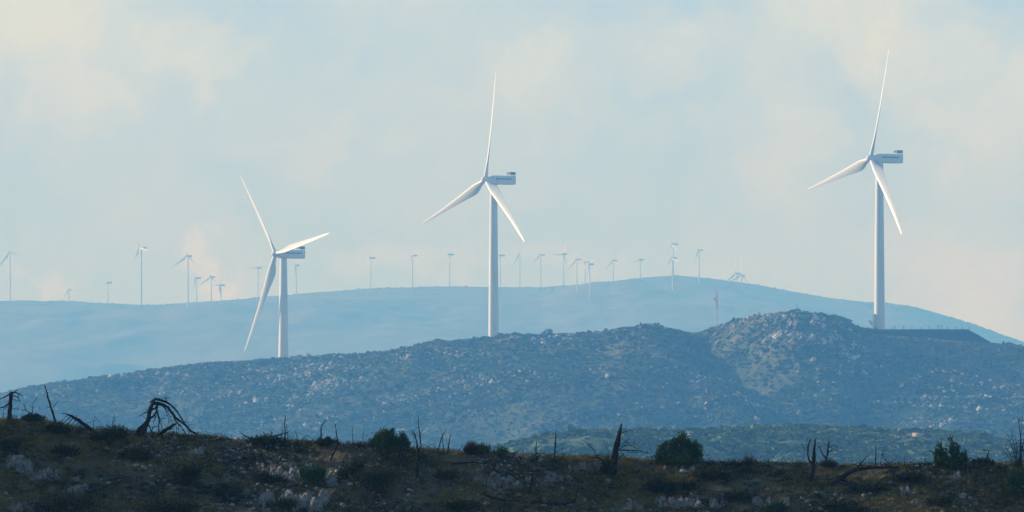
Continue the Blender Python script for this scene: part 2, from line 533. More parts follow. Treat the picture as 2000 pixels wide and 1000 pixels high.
def tower_mesh(h, r0, r1, n=48):
    """tapered steel tube with slightly proud flange joints"""
    v, f = [], []
    zs = [(-1.5, r0)]
    m = 5
    for i in range(m + 1):
        z = h * i / m
        r = r0 + (r1 - r0) * (i / m) ** 1.15
        if 0 < i < m:
            zs += [(z - 0.12, r), (z - 0.1, r + 0.035), (z + 0.1, r + 0.035), (z + 0.12, r)]
        else:
            zs.append((z, r))
    for (z, r) in zs:
        for k in range(n):
            a = 2 * math.pi * k / n
            v.append((r * math.cos(a), r * math.sin(a), z))
    for i in range(len(zs) - 1):
        for k in range(n):
            k2 = (k + 1) % n
            f.append((i * n + k, i * n + k2, (i + 1) * n + k2, (i + 1) * n + k))
    f.append(tuple(range((len(zs) - 1) * n, len(zs) * n)))
    return np.array(v), f


BV, BF = blade_mesh()
HUB_Y = -4.6
TILT, CONE = R(5.0), R(1.2)
HV, HF = lathe_y([(-2.15, 0.08), (-2.05, 0.5), (-1.75, 0.95), (-1.25, 1.32), (-0.6, 1.52), (0.1, 1.58), (0.9, 1.5), (1.5, 1.32)])


def add_blades(root, hub_z, phi, scale, src=None, hub_y=HUB_Y, mat='blade'):
    out = []
    for k in range(3):
        if src is None and not out:
            b = mesh_obj('blade', BV, BF, M[mat], root, smooth=True)
        else:
            b = (src or out[0]).copy()
            COL.objects.link(b)
            b.parent = root
        m = (Matrix.Translation((0, hub_y * scale, hub_z)) @ Matrix.Rotation(-TILT, 4, 'X') @ Matrix.Rotation(R(phi + 120 * k), 4, 'Y')
             @ Matrix.Rotation(CONE, 4, 'X') @ Matrix.Diagonal((scale, scale, scale, 1)))
        b.matrix_local = m
        out.append(b)
    return out


def big_turbine(u, py, Y, phi, k, base_py, label, extra=None):
    h = at(u, py, Y)
    a = -math.acos(k)                                   # yaw: the front looks left and towards the viewer
    off = Matrix.Rotation(a, 3, 'Z') @ Vector((0, -HUB_Y, 0))
    bx, by = h[0] + off.x, h[1] + off.y
    bz = float(hl_z(bx * F / by + 1000, by))
    root = empty('wind_turbine', (bx, by, bz), a)
    tag(root, label, 'wind turbine', 'large white wind turbines standing on the near hill')
    hz = h[2] - bz
    tv, tf = tower_mesh(hz - 2.05, 2.45, 1.72)
    t = mesh_obj('tower', tv, tf, M['white'], root, smooth=True)
    for p in t.data.polygons:
        if len(p.vertices) > 4: p.use_smooth = False
    nv, nf = nacelle_mesh()
    nv[:, 2] += hz
    nac = mesh_obj('nacelle', nv, nf, M['white'], root, smooth=True)
    try:
        nac.data.set_sharp_from_angle(angle=R(40)); t.data.set_sharp_from_angle(angle=R(50))
    except Exception:
        pass
    # the illegible blue run of letters on the flank, as short strokes
    mb = MB()
    rr = random.Random(3)
    y = 0.2
    while y < 9.3:
        w = rr.choice((0.3, 0.45, 0.5, 0.6))
        mb.box(1.9, 1.93, y, y + w, hz + 0.15, hz + 0.15 + rr.choice((0.55, 0.6, 0.7)))
        y += w + rr.choice((0.14, 0.18, 0.2))
        if 0.9 < y < 1.3: y += 0.5
    mb.build('lettering', M['letter'], nac)
    mb = MB()                                            # cooler box on legs at the tail
    for (y0, y1) in ((8.6, 9.95), (10.15, 11.5)):
        mb.box(-1.6, 1.6, y0, y1, hz + 2.55, hz + 3.8)
    cool = mb.build('cooler', M['grey_metal'], root)
    mb = MB()
    for (y0, x0) in ((8.7, -1.5), (8.7, 1.3), (11.2, -1.5), (11.2, 1.3), (10.0, -1.5), (10.0, 1.3)):
        mb.box(x0, x0 + 0.18, y0, y0 + 0.12, hz + 2.0, hz + 2.6)
    mb.box(-1.7, 1.7, 11.3, 11.5, hz + 2.0, hz + 2.14)
    mb.box(-1.7, 1.7, 8.6, 11.3, hz + 2.42, hz + 2.54)
    mb.build('cooler_frame', M['white'], root)
    hb = mesh_obj('hub', HV, HF, M['blade'], root, smooth=True)
    hb.matrix_local = Matrix.Translation((0, HUB_Y, hz)) @ Matrix.Rotation(-TILT, 4, 'X')
    add_blades(root, hz, phi, 1.0, None)
    return root, hz


T1 = big_turbine(538, 496, 4146, -40, 0.57, 697, 'lowest big white wind turbine, one blade crossing above its nacelle')
T2 = big_turbine(948, 351, 4000, 7, 0.56, 660, 'big white wind turbine in the middle of the near hill crest')
T3 = big_turbine(1701, 309, 3864, 15, 0.486, 641, 'tallest big white wind turbine, white equipment clamped to its tower foot')

# white equipment clamped to the left side of the right-hand turbine's foot
root, hz = T3
wl = root.matrix_basis.to_3x3().inverted()


def eq_local(dx, dz, dy=-1.5):
    """picture-plane offset in metres from the tower axis at its foot -> local coordinates"""
    return np.array(wl @ Vector((dx, dy, 0))) + np.array([0, 0, dz])


mb = MB()
m1 = 0.232
def plate(dx0, dz0, dx1, dz1, th, dep):
    a, b = np.array([dx0, dz0]), np.array([dx1, dz1])
    d = (b - a) / np.linalg.norm(b - a); n_ = np.array([-d[1], d[0]]) * th * 1.5
    q = []
    for dy in (-dep, dep):
        for p in (a - n_, b - n_, b + n_, a + n_):
            q.append(eq_local(p[0], p[1], dy - 0.3))
    mb.add(q, [(0, 1, 2, 3), (7, 6, 5, 4), (0, 4, 5, 1), (1, 5, 6, 2), (2, 6, 7, 3), (3, 7, 4, 0)])
plate(-3.9, 6.1, -2.0, 7.4, 0.22, 1.2)
plate(-4.5, 3.6, -4.5, 4.9, 0.4, 0.8)
plate(-3.7, 2.5, -3.7, 3.9, 0.45, 0.9)
plate(-2.9, 4.2, -2.4, 5.6, 0.35, 1.1)
plate(-4.5, 4.2, -2.3, 3.6, 0.13, 0.5)
plate(-3.6, 5.9, -2.4, 4.6, 0.1, 0.4)
plate(-2.9, 0.2, -2.6, 2.2, 0.3, 0.8)
plate(-3.7, 2.8, -2.2, 2.4, 0.12, 0.4)
mb.build('service_equipment', M['white'], root)

# ---- far turbines: (u hub, py hub, R px, phi, k, base row or None when hidden by the crest, label)
FT = [
    (17, 494, 42, 100, 0.8, None, 'far wind turbine at the left picture edge, blade reaching out of frame'),
    (133, 566, 22, 92, 0.8, None, 'shortest far wind turbine, only its head clear of the left skyline'),
    (209, 552, 21, 38, 0.6, None, 'small far wind turbine, blades in a V, in the dip of the left skyline'),
    (271, 484, 58, -22, 0.42, None, 'tallest far wind turbine, two blades up and one down'),
    (364, 500, 46, 0, 0.7, 601, 'far wind turbine on the left whose white tower foot shows below the skyline'),
    (381, 543, 38, 70, 0.5, None, 'dim far wind turbine just right of the white tower foot on the left'),
    (410, 541, 38, 0, 0.7, None, 'far wind turbine with a dark nacelle in the crossed pair on the left'),
    (428, 557, 42, 38, 0.55, None, 'far wind turbine with a blade raised rightward in the crossed pair on the left'),
    (502, 523, 26, 30, 0.7, None, 'faint far wind turbine left of the lowest big turbine tower, beside its hanging blade'),
    (577, 518, 24, 60, 0.8, None, 'faint far wind turbine just right of the lowest big turbine tower'),
    (722, 504, 24, 10, 0.25, None, 'far wind turbine midway between the lowest and middle big turbines'),
    (803, 499, 26, 90, 0.3, None, 'far wind turbine below the left-pointing blade tip of the middle big turbine'),
    (876, 497, 28, 30, 0.5, None, 'far wind turbine nearest left of the middle big turbine tower, blades in a V'),
    (975, 499, 26, 65, 0.3, None, 'far wind turbine half hidden just right of the middle big turbine tower'),
    (1013, 497, 32, 215, 0.6, None, 'far wind turbine under the right-hand blade tip of the middle big turbine'),
    (1054, 498, 30, -8, 0.6, None, 'far wind turbine with one blade straight up, right of the big blade tip'),
    (1099, 496, 30, 28, 0.75, None, 'far wind turbine with one level blade, just left of the bunched group on the ridge'),
    (1125, 507, 30, -15, 0.7, 571, 'far wind turbine with its foot on the ridge face, left of the bunched group'),
    (1141, 512, 26, 150, 0.5, None, 'dim far wind turbine behind the middle of the bunched group on the ridge'),
    (1150, 516, 27, 62, 0.62, 583, 'far wind turbine with the lowest white foot, standing well down the ridge face'),
    (1196, 509, 26, -12, 0.65, None, 'far wind turbine at the step in the skyline left of the rounded summit'),
    (1249, 507, 22, 12, 0.7, None, 'small far wind turbine on the left shoulder of the rounded summit'),
    (1312, 477, 38, -5, 0.4, None, 'higher of two in-line far wind turbines on the rounded summit'),
    (1311, 504, 34, 105, 0.5, 566, 'lower of two in-line far wind turbines, its foot below the rounded summit'),
    (1364, 488, 26, 80, 0.7, 551, 'far wind turbine alone on the right shoulder of the rounded summit'),
    (1437, 534, 40, -4, 0.75, None, 'left of two sunken far wind turbines whose upright blades rise behind the right slope'),
    (1446, 538, 42, 5, 0.75, None, 'right of two sunken far wind turbines whose upright blades rise behind the right slope'),
]
far_src = {}


def far_turbine(u, py, rpx, phi, k, base, label):
    global far_src
    if base is None:
        Y = MT_Y + 130
    else:
        Y = hit(mt_z, u, base, 9500, MT_Y + 30)
    Rm = rpx * Y / F
    s = Rm / RB
    h = at(u, py, Y)
    a = -math.acos(k)
    off = Matrix.Rotation(a, 3, 'Z') @ Vector((0, -HUB_Y * s, 0))
    bx, by = h[0] + off.x, h[1] + off.y
    bz = float(mt_z(bx * F / by + 1000, by))
    root = empty('wind_turbine', (bx, by, bz - 0.5), a)
    tag(root, label, 'wind turbine', 'far hazy wind turbines along the distant ridge')
    hz = h[2] - bz + 0.5
    if not far_src:
        tv, tf = tower_mesh(1.0, 1.0, 0.62, 20)
        tv[:, 2] = np.clip(tv[:, 2], 0, 1)
        t = mesh_obj('tower', tv, tf, M['far_white'], root, smooth=True)
        nv, nf = nacelle_mesh()
        n_ = mesh_obj('nacelle', nv, nf, M['grey_far'], root)
        hb = mesh_obj('hub', HV, HF, M['far_white'], root, smooth=True)
        far_src = {'t': t, 'n': n_, 'h': hb, 'b': mesh_obj('blade', BV, BF, M['far_blade'], root, smooth=True)}
        first = True
    else:
        first = False
    parts = []
    for key in 'tnh':
        o = far_src[key] if first else far_src[key].copy()
        if not first:
            COL.objects.link(o); o.parent = root
        parts.append(o)
    ns = max(s, 0.72) * 0.95
    tr = 1.65 * max(s, 0.5)
    parts[0].matrix_local = Matrix.Diagonal((tr, tr, hz - 1.5 * ns, 1))
    parts[1].matrix_local = Matrix.Translation((0, 0, hz)) @ Matrix.Diagonal((ns, ns * 0.85, ns * 0.85, 1))
    parts[2].matrix_local = Matrix.Translation((0, HUB_Y * s, hz)) @ Matrix.Diagonal((ns, ns, ns, 1))
    src = far_src['b']
    for q in range(3):
        b = src if (first and q == 0) else src.copy()
        if not (first and q == 0):
            COL.objects.link(b); b.parent = root
        b.matrix_local = (Matrix.Translation((0, HUB_Y * s, hz)) @ Matrix.Rotation(-TILT, 4, 'X') @ Matrix.Rotation(R(phi + 120 * q), 4, 'Y')
                          @ Matrix.Rotation(CONE, 4, 'X') @ Matrix.Diagonal((s * 1.15, s * 1.15, s, 1)))


M['grey_far'] = mat_ramp('grey_nacelle_paint', [(0.3, (0.36, 0.37, 0.38)), (0.7, (0.45, 0.46, 0.46))], 0.3, rough=0.6)
M['far_blade'] = mat_ramp('weathered_blade_gelcoat', [(0.3, (0.6, 0.6, 0.58)), (0.7, (0.7, 0.7, 0.68))], 0.2, rough=0.5)
for t_ in FT:
    far_turbine(*t_)

# ------------------------------------------------------------------ radio mast behind the saddle
Ym = 4700.0
top, bot = at(1400, 560, Ym), at(1400, 645, Ym)
ub = 1400.0
zb = float(hl_z(ub, Ym))
mast = empty('radio_mast', (top[0], Ym, zb - 0.5))
tag(mast, 'slender red and white lattice radio mast behind the saddle left of the rocky peak', 'radio mast')
H = top[2] - zb
bands = [('red', 0.0, 0.50), ('white', 0.50, 0.62), ('red', 0.62, 0.70), ('white', 0.70, 0.815), ('red', 0.815, 0.93)]
px = Ym / F
zrow = lambda p: float(slope(p)) * Ym - zb
segs = [('lattice_red', 0.0, zrow(652), M['mast_white']), ('lattice', zrow(652), zrow(632), M['red']), ('lattice', zrow(632), zrow(602), M['mast_white']),
        ('lattice', zrow(602), zrow(574), M['red'])]
for (nm, z0, z1, m_) in segs:
    mb = MB()
    w = 0.42
    cs = [(-w, -w), (w, -w), (w, w), (-w, w)]
    for (x, y) in cs:
        mb.tube([(x, y, z0), (x, y, z1)], [0.14, 0.14], 5)
    z, st = z0, 1.6
    while z < z1 - 0.2:
        z2 = min(z + st, z1)
        for i in range(4):
            a, b = cs[i], cs[(i + 1) % 4]
            mb.tube([(a[0], a[1], z), (b[0], b[1], z2)], [0.07, 0.07], 4)
            mb.tube([(b[0], b[1], z), (a[0], a[1], z2)], [0.07, 0.07], 4)
        z = z2
    mb.build('lattice', m_, mast)
mb = MB()
mb.tube([(0, 0, zrow(574)), (0, 0, zrow(561))], [0.16, 0.05], 6)
mb.build('aerial', M['red'], mast)
mb = MB()
v_, f_ = lathe_y([(-0.5, 0.9), (-0.35, 0.95), (0.1, 0.4), (0.3, 0.2)], 14, zrow(582))
v_[:, 0] -= 1.0; v_[:, 1] -= 0.6
mb.add(v_, f_)
mb.build('dish', M['mast_white'], mast)

# ------------------------------------------------------------------ survey pillar on the rocky peak
up_, = (1555,)
Yp = float(hl_yc(up_)) - 2
zp = float(hl_z(up_, Yp))
sp = empty('survey_pillar', ((up_ - 1000) * Yp / F, Yp, zp))
tag(sp, 'small dark survey pillar with a thin pole on top of the rocky peak', 'survey pillar')
mb = MB()
v_ = []
for (z, w) in ((-0.8, 0.62), (0.9, 0.55), (1.0, 0.7), (1.15, 0.7)):
    v_ += [(-w, -w, z), (w, -w, z), (w, w, z), (-w, w, z)]
f_ = [(12, 13, 14, 15)]
for i in range(3):
    for k in range(4):
        f_.append((4 * i + k, 4 * i + (k + 1) % 4, 4 * i + 4 + (k + 1) % 4, 4 * i + 4 + k))
mb.add(v_, f_)
mb.build('plinth', M['concrete'], sp)
mb = MB()
mb.tube([(0.3, 0, 1.1), (0.3, 0, 2.4), (0.32, 0, 4.3)], [0.16, 0.1, 0.06], 6)
mb.tube([(-0.15, 0, 1.1), (-0.15, 0, 2.0)], [0.1, 0.1], 6)
mb.build('pole', M['grey_metal'], sp)

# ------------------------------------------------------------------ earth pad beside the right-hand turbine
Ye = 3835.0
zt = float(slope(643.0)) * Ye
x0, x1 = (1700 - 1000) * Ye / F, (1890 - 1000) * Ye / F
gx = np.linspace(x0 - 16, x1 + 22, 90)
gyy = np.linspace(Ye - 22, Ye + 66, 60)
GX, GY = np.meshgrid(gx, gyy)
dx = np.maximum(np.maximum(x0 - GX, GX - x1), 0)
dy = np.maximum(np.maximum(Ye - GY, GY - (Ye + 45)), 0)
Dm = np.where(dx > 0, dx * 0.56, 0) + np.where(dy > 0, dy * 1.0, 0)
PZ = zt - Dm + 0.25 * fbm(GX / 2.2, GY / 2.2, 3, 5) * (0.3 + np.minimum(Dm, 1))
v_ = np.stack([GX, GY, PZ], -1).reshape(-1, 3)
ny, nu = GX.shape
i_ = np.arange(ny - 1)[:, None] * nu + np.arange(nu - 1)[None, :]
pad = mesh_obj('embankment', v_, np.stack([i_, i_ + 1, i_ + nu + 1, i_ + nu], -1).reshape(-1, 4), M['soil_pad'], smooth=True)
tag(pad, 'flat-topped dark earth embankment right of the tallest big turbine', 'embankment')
post0 = None
for (u, hp) in ((1742, 4), (1748, 7), (1765, 7), (1781, 6), (1798, 4), (1815, 7), (1832, 8), (1838, 8), (1850, 5), (1867, 6), (1880, 4), (1893, 5)):
    if post0 is None:
        mb = MB()
        mb.tube([(0, 0, -0.6), (0, 0, 0.75), (0.02, 0, 0.8), (0.02, 0, 1.0)], [0.13, 0.12, 0.2, 0.16], 8)
        p_ = post0 = mb.build('marker_post', M['grey_metal'])
    else:
        p_ = post0.copy(); COL.objects.link(p_)
    p_.location = ((u - 1000) * (Ye + 3) / F, Ye + 3, zt)
    p_.scale = (1.25, 1.25, hp * 0.23)
    tag(p_, 'small dark marker post along the rim of the flat earth embankment', 'marker post', 'marker posts along the embankment rim')

# ------------------------------------------------------------------ scrub and rocks on the hills (past counting: stuff)
phi_ = (1 + 5 ** 0.5) / 2
ICO_V = np.array([(-1, phi_, 0), (1, phi_, 0), (-1, -phi_, 0), (1, -phi_, 0), (0, -1, phi_), (0, 1, phi_), (0, -1, -phi_), (0, 1, -phi_),
                  (phi_, 0, -1), (phi_, 0, 1), (-phi_, 0, -1), (-phi_, 0, 1)]) / math.hypot(1, phi_)
ICO_F = np.array([(0, 11, 5), (0, 5, 1), (0, 1, 7), (0, 7, 10), (0, 10, 11), (1, 5, 9), (5, 11, 4), (11, 10, 2), (10, 7, 6), (7, 1, 8),
                  (3, 9, 4), (3, 4, 2), (3, 2, 6), (3, 6, 8), (3, 8, 9), (4, 9, 5), (2, 4, 11), (6, 2, 10), (8, 6, 7), (9, 8, 1)])


def ico2():
    vs = [tuple(v) for v in ICO_V]
    cache, fs = {}, []
    def mid(a, b):
        k = (min(a, b), max(a, b))
        if k not in cache:
            p = (np.array(vs[a]) + np.array(vs[b])) / 2
            vs.append(tuple(p / np.linalg.norm(p)))
            cache[k] = len(vs) - 1
        return cache[k]
    for a, b, c in ICO_F:
        ab, bc, ca = mid(a, b), mid(b, c), mid(c, a)
        fs += [(a, ab, ca), (b, bc, ab), (c, ca, bc), (ab, bc, ca)]
    return np.array(vs), np.array(fs)


ICO2_V, ICO2_F = ico2()


def blobs(P, S, jit, base=(ICO_V, ICO_F), tilt=None):
    """P (n,3) centres, S (n,3) half sizes -> jittered lumps, each its own island"""
    n = len(P)
    bv, bf = base
    m = len(bv)
    kf = bf.shape[1]
    V = bv[None] * (1 + jit * rng.uniform(-1, 1, (n, m, 1))) + jit * 0.3 * rng.uniform(-1, 1, (n, m, 3))
    V = V * S[:, None, :]
    a = rng.uniform(0, 2 * math.pi, n)
    ca, sa = np.cos(a)[:, None], np.sin(a)[:, None]
    if tilt is not None:
        tt = tilt * rng.normal(1, 0.35, n)
        ct, st = np.cos(tt)[:, None], np.sin(tt)[:, None]
        X, Z = V[..., 0] * ct + V[..., 2] * st, -V[..., 0] * st + V[..., 2] * ct
        V = np.stack([X, V[..., 1], Z], -1)
    else:
        X, Y = V[..., 0] * ca - V[..., 1] * sa, V[..., 0] * sa + V[..., 1] * ca
        V = np.stack([X, Y, V[..., 2]], -1)
    V = V + P[:, None, :]
    Fc = bf[None] + (np.arange(n) * m)[:, None, None]
    return V.reshape(-1, 3), Fc.reshape(-1, kf)


def stuff(name, V, Fc, mat, label, cat_, smooth=False):
    o = mesh_obj(name, V, Fc, mat, smooth=smooth)
    tag(o, label, cat_, kind='stuff')
    return o


def scatter(n, zfun, u0, u1, y0, y1):
    u = rng.uniform(u0, u1, n)
    Y = np.sqrt(rng.uniform(y0 ** 2, y1 ** 2, n)) if y1 - y0 > 100 else rng.uniform(y0, y1, n)
    z = zfun(u, Y)
    return u, Y, z, (u - 1000) * Y / F


RC = [(590, 728, 75, 22, 1.0), (640, 748, 45, 22, .9), (500, 768, 60, 18, .8), (345, 742, 45, 12, .6), (350, 768, 30, 10, .5), (870, 690, 55, 9, .8), (800, 700, 30, 9, .6),
      (905, 740, 60, 14, .8), (950, 752, 40, 12, .7), (860, 760, 50, 12, .6), (760, 785, 45, 12, .6), (700, 795, 40, 8, .5), (1060, 668, 60, 8, .6), (1110, 662, 40, 6, .5),
      (920, 805, 35, 7, .7), (955, 822, 22, 5, .7), (785, 843, 10, 5, 1.), (832, 842, 12, 5, 1.), (1015, 790, 20, 6, .8), (1010, 740, 40, 10, .5),
      (1540, 622, 60, 12, 1.5), (1480, 632, 45, 12, 1.5), (1420, 645, 40, 9, 1.2), (1590, 630, 45, 14, 1.0), (1530, 660, 40, 18, 1.3), (1600, 665, 55, 18, 1.2), (1650, 680, 30, 20, .9), (1575, 705, 45, 30, .9), (1640, 720, 40, 14, .7), (1560, 770, 25, 8, .4),
      (1440, 670, 30, 8, .6), (1610, 705, 40, 14, .7), (1690, 725, 30, 12, .8), (1700, 745, 20, 8, .7), (1400, 748, 40, 7, .8), (1470, 775, 60, 9, .8), (1470, 800, 40, 9, 1.),
      (1400, 793, 40, 6, .8), (1300, 790, 30, 6, .4), (1860, 745, 60, 12, .6), (1900, 775, 70, 10, .7), (1800, 790, 60, 9, .7), (1880, 800, 50, 8, .7), (1845, 825, 28, 6, 1.1),
      (1960, 760, 30, 8, .7), (1810, 825, 50, 5, .5), (1260, 838, 30, 3, .6), (560, 790, 60, 14, .5), (440, 742, 50, 9, .5), (690, 715, 40, 8, .4), (1200, 650, 40, 6, .4), (620, 838, 60, 10, .3), (500, 830, 50, 9, .4)]


def rock_w(u, v):
    w = np.zeros_like(u)
    for (cu, cv, ru, rv, k) in RC:
        w = np.maximum(w, k * np.exp(-((u - cu) / ru) ** 2 - ((v - cv) / rv) ** 2))
    return w


def clump(nq, size):
    d = unit_(rng.normal(size=(nq, 3))) * (0.35 + 0.5 * rng.random((nq, 1)))
    d[:, 2] = np.abs(d[:, 2]) * 0.9 - 0.1
    a = unit_(np.cross(d, rng.normal(size=(nq, 3))) + 0.25 * rng.normal(size=(nq, 3))) * size
    b = unit_(np.cross(a, d + 0.5 * rng.normal(size=(nq, 3)))) * size * 0.8
    return np.stack([d - a, d - b * 0.9, d + a, d + b * 0.9], 1).reshape(-1, 3), np.arange(nq * 4).reshape(nq, 4)


def unit_(v):
    return v / (np.linalg.norm(v, axis=1)[:, None] + 1e-9)


CLUMP = clump(14, 0.5)
CLUMP6 = clump(7, 0.6)
CUBE = (np.array([(x_, y_, z_) for z_ in (-.7, .7) for x_, y_ in ((-.7, -.7), (.7, -.7), (.7, .7), (-.7, .7))]),
        np.array([(0, 3, 2, 1), (4, 5, 6, 7), (0, 1, 5, 4), (1, 2, 6, 5), (2, 3, 7, 6), (3, 0, 4, 7)]))

# rocks
u, Y, z, x = scatter(260000, hl_z, -150, 2150, 3150, 4310)
v = row(z, Y)
nz = fbm(x / 26, Y / 40, 3, 71)
w = rock_w(u, v) * 0.42 * np.clip(0.8 + 3.0 * fbm(x / 12, Y / 18, 3, 90), 0, 3) + 0.05 * np.clip(nz - 0.24, 0, 1) * 4
keep = (rng.random(len(u)) < w) & (Y < hl_yc(u) + 4)
u, Y, z, x, v = u[keep], Y[keep], z[keep], x[keep], v[keep]
n = len(u)
sz = np.minimum(0.2 + 0.42 * rng.gamma(1.4, 0.55, n), 1.5)
big = np.exp(-((u - 1540) / 110) ** 2 - ((v - 650) / 45) ** 2)
sz *= 1 + 0.1 * big
S = np.stack([sz * rng.uniform(0.5, 1.2, n) * (1 - 0.35 * big), sz * rng.uniform(0.6, 1.2, n), sz * (rng.uniform(0.6, 1.2, n) + 0.9 * big)], -1)
V1, F1 = blobs(np.stack([x, Y, z + 0.25 * sz], -1), S, 0.34, CUBE, tilt=0.55)
stuff('hillside_rocks', V1, F1, M['hill_rock'], 'pale limestone rocks strewn in bands over the near hill', 'rocks')
print('hill rocks', n)

# scrub
u, Y, z, x = scatter(300000, hl_z, -150, 2150, 3150, 4320)
v = row(z, Y)
nz = fbm(x / 30 + 9, Y / 45, 4, 101)
w = np.clip(0.6 + 1.3 * nz + 0.5 * np.exp(-((u - 1570) / 90) ** 2 - ((v - 750) / 70) ** 2), 0.3, 1) * np.clip(1.0 - 0.2 * rock_w(u, v), 0.3, 1)
keep = (rng.random(len(u)) < w) & (Y < hl_yc(u) + 6)
keep &= ~((u > 1730) & (u < 1960) & (Y > Ye - 16))
u, Y, z, x = u[keep], Y[keep], z[keep], x[keep]
n = len(u)
sz = (0.3 + 0.5 * rng.gamma(1.7, 0.6, n)) * (0.75 + 0.9 * np.clip(fbm(x / 20, Y / 30, 3, 207) + 0.25, 0, 1))
near_crest = sstep(30, 0, hl_yc(u) - Y)
sz *= 1 - 0.35 * near_crest
S = np.stack([sz * rng.uniform(0.9, 1.5, n), sz * rng.uniform(0.9, 1.5, n), sz * rng.uniform(0.6, 1.0, n)], -1)
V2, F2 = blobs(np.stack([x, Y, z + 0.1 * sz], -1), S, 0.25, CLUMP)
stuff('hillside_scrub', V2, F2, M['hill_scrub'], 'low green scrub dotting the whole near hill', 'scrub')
print('hill scrub', n)

# dry tussocks on the open ground between
u, Y, z, x = scatter(150000, hl_z, -150, 2150, 3300, 4310)
v = row(z, Y)
keep = (rng.random(len(u)) < np.clip(0.42 - 0.9 * fbm(x / 30 + 9, Y / 45, 4, 101), 0.05, 1) * (0.35 + 0.65 * sstep(-10, 45, z))) & (Y < hl_yc(u) + 5)
keep &= ~((u > 1730) & (u < 1960) & (Y > Ye - 16))
u, Y, z, x = u[keep], Y[keep], z[keep], x[keep]
n = len(u)
sz = 0.18 + 0.3 * rng.gamma(1.6, 0.5, n)
S = np.stack([sz * rng.uniform(0.9, 1.6, n), sz * rng.uniform(0.9, 1.6, n), sz * rng.uniform(0.6, 1.0, n)], -1)
V2, F2 = blobs(np.stack([x, Y, z + 0.05 * sz], -1), S, 0.25, CLUMP6)
stuff('hillside_grass', V2, F2, M['tussock'], 'dry pale grass tussocks on the open parts of the near hill', 'grass')
print('tussocks', n)

# lower hill scrub and stones
u, Y, z, x = scatter(110000, lh_z, 780, 2200, 1760, 2075)
nz = fbm(x / 16 + 9, Y / 22, 4, 131)
keep = rng.random(len(u)) < np.clip(0.45 + 0.9 * nz, 0.05, 1)
u, Y, z, x = u[keep], Y[keep], z[keep], x[keep]
n = len(u)
sz = 0.25 + 0.34 * rng.gamma(2.0, 0.5, n)
S = np.stack([sz * rng.uniform(0.9, 1.5, n), sz * rng.uniform(0.9, 1.5, n), sz * rng.uniform(0.6, 1.1, n)], -1)
V3, F3 = blobs(np.stack([x, Y, z + 0.1 * sz], -1), S, 0.25, CLUMP)
stuff('lower_hill_scrub', V3, F3, M['green_scrub'], 'green scrub covering the lower hill behind the foreground slope', 'scrub')
u, Y, z, x = scatter(40000, lh_z, 950, 2100, 1830, 2065)
v = row(z, Y)
w = rock_w(u, v) * 0.3 + 0.25 * np.clip(fbm(x / 9, Y / 14, 3, 171) - 0.3, 0, 1)
keep = rng.random(len(u)) < w
u, Y, z, x = u[keep], Y[keep], z[keep], x[keep]
n = len(u)
sz = 0.25 + 0.4 * rng.gamma(1.6, 0.5, n)
S = np.stack([sz * rng.uniform(0.8, 1.5, n), sz, sz * rng.uniform(0.5, 1, n)], -1)
V3, F3 = blobs(np.stack([x, Y, z + 0.15 * sz], -1), S, 0.34, CUBE)
stuff('lower_hill_rocks', V3, F3, M['hill_rock'], 'pale rocks among the scrub of the lower hill', 'rocks')

# tree bumps along the far skyline
u = rng.uniform(-300, 2300, 5200)
Y = MT_Y + rng.uniform(-260, 30, 5200)
keep = rng.random(5200) < (0.25 + 0.6 * (u > 1700)) * np.clip(0.6 + 1.4 * fbm(u / 40, Y / 300, 3, 7), 0, 1)
u, Y = u[keep], Y[keep]
z = mt_z(u, Y)
n = len(u)
sz = 0.8 + 0.9 * rng.random(n)
S = np.stack([sz * 1.4, sz * 1.4, sz], -1)
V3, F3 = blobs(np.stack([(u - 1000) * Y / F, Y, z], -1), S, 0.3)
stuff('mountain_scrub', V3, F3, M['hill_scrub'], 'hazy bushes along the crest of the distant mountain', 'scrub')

# ------------------------------------------------------------------ foreground
YL, YH = 372.0 * KF, 404.0 * KF
PX = FG_Y / F          # metres per photo pixel at the foreground


def fg_hit(u, py):
    return hit(fg_z, u, py, YL, YH, 700)


def leaves(P, D, L, W):
    """leaf quads: centres P, directions D (unit), half length L, half width W"""
    n = len(P)
    rnd = rng.normal(size=(n, 3))
    side = np.cross(D, rnd)
    side /= np.linalg.norm(side, axis=1)[:, None] + 1e-9
    a, b = D * L[:, None], side * W[:, None]
    V = np.stack([P - a, P + b * 1.0 - a * 0.1, P + a, P - b - a * 0.1], 1).reshape(-1, 3)
    Fc = np.arange(n * 4).reshape(n, 4)
    return V, Fc


def unit(v):
    return v / (np.linalg.norm(v, axis=1)[:, None] + 1e-9)


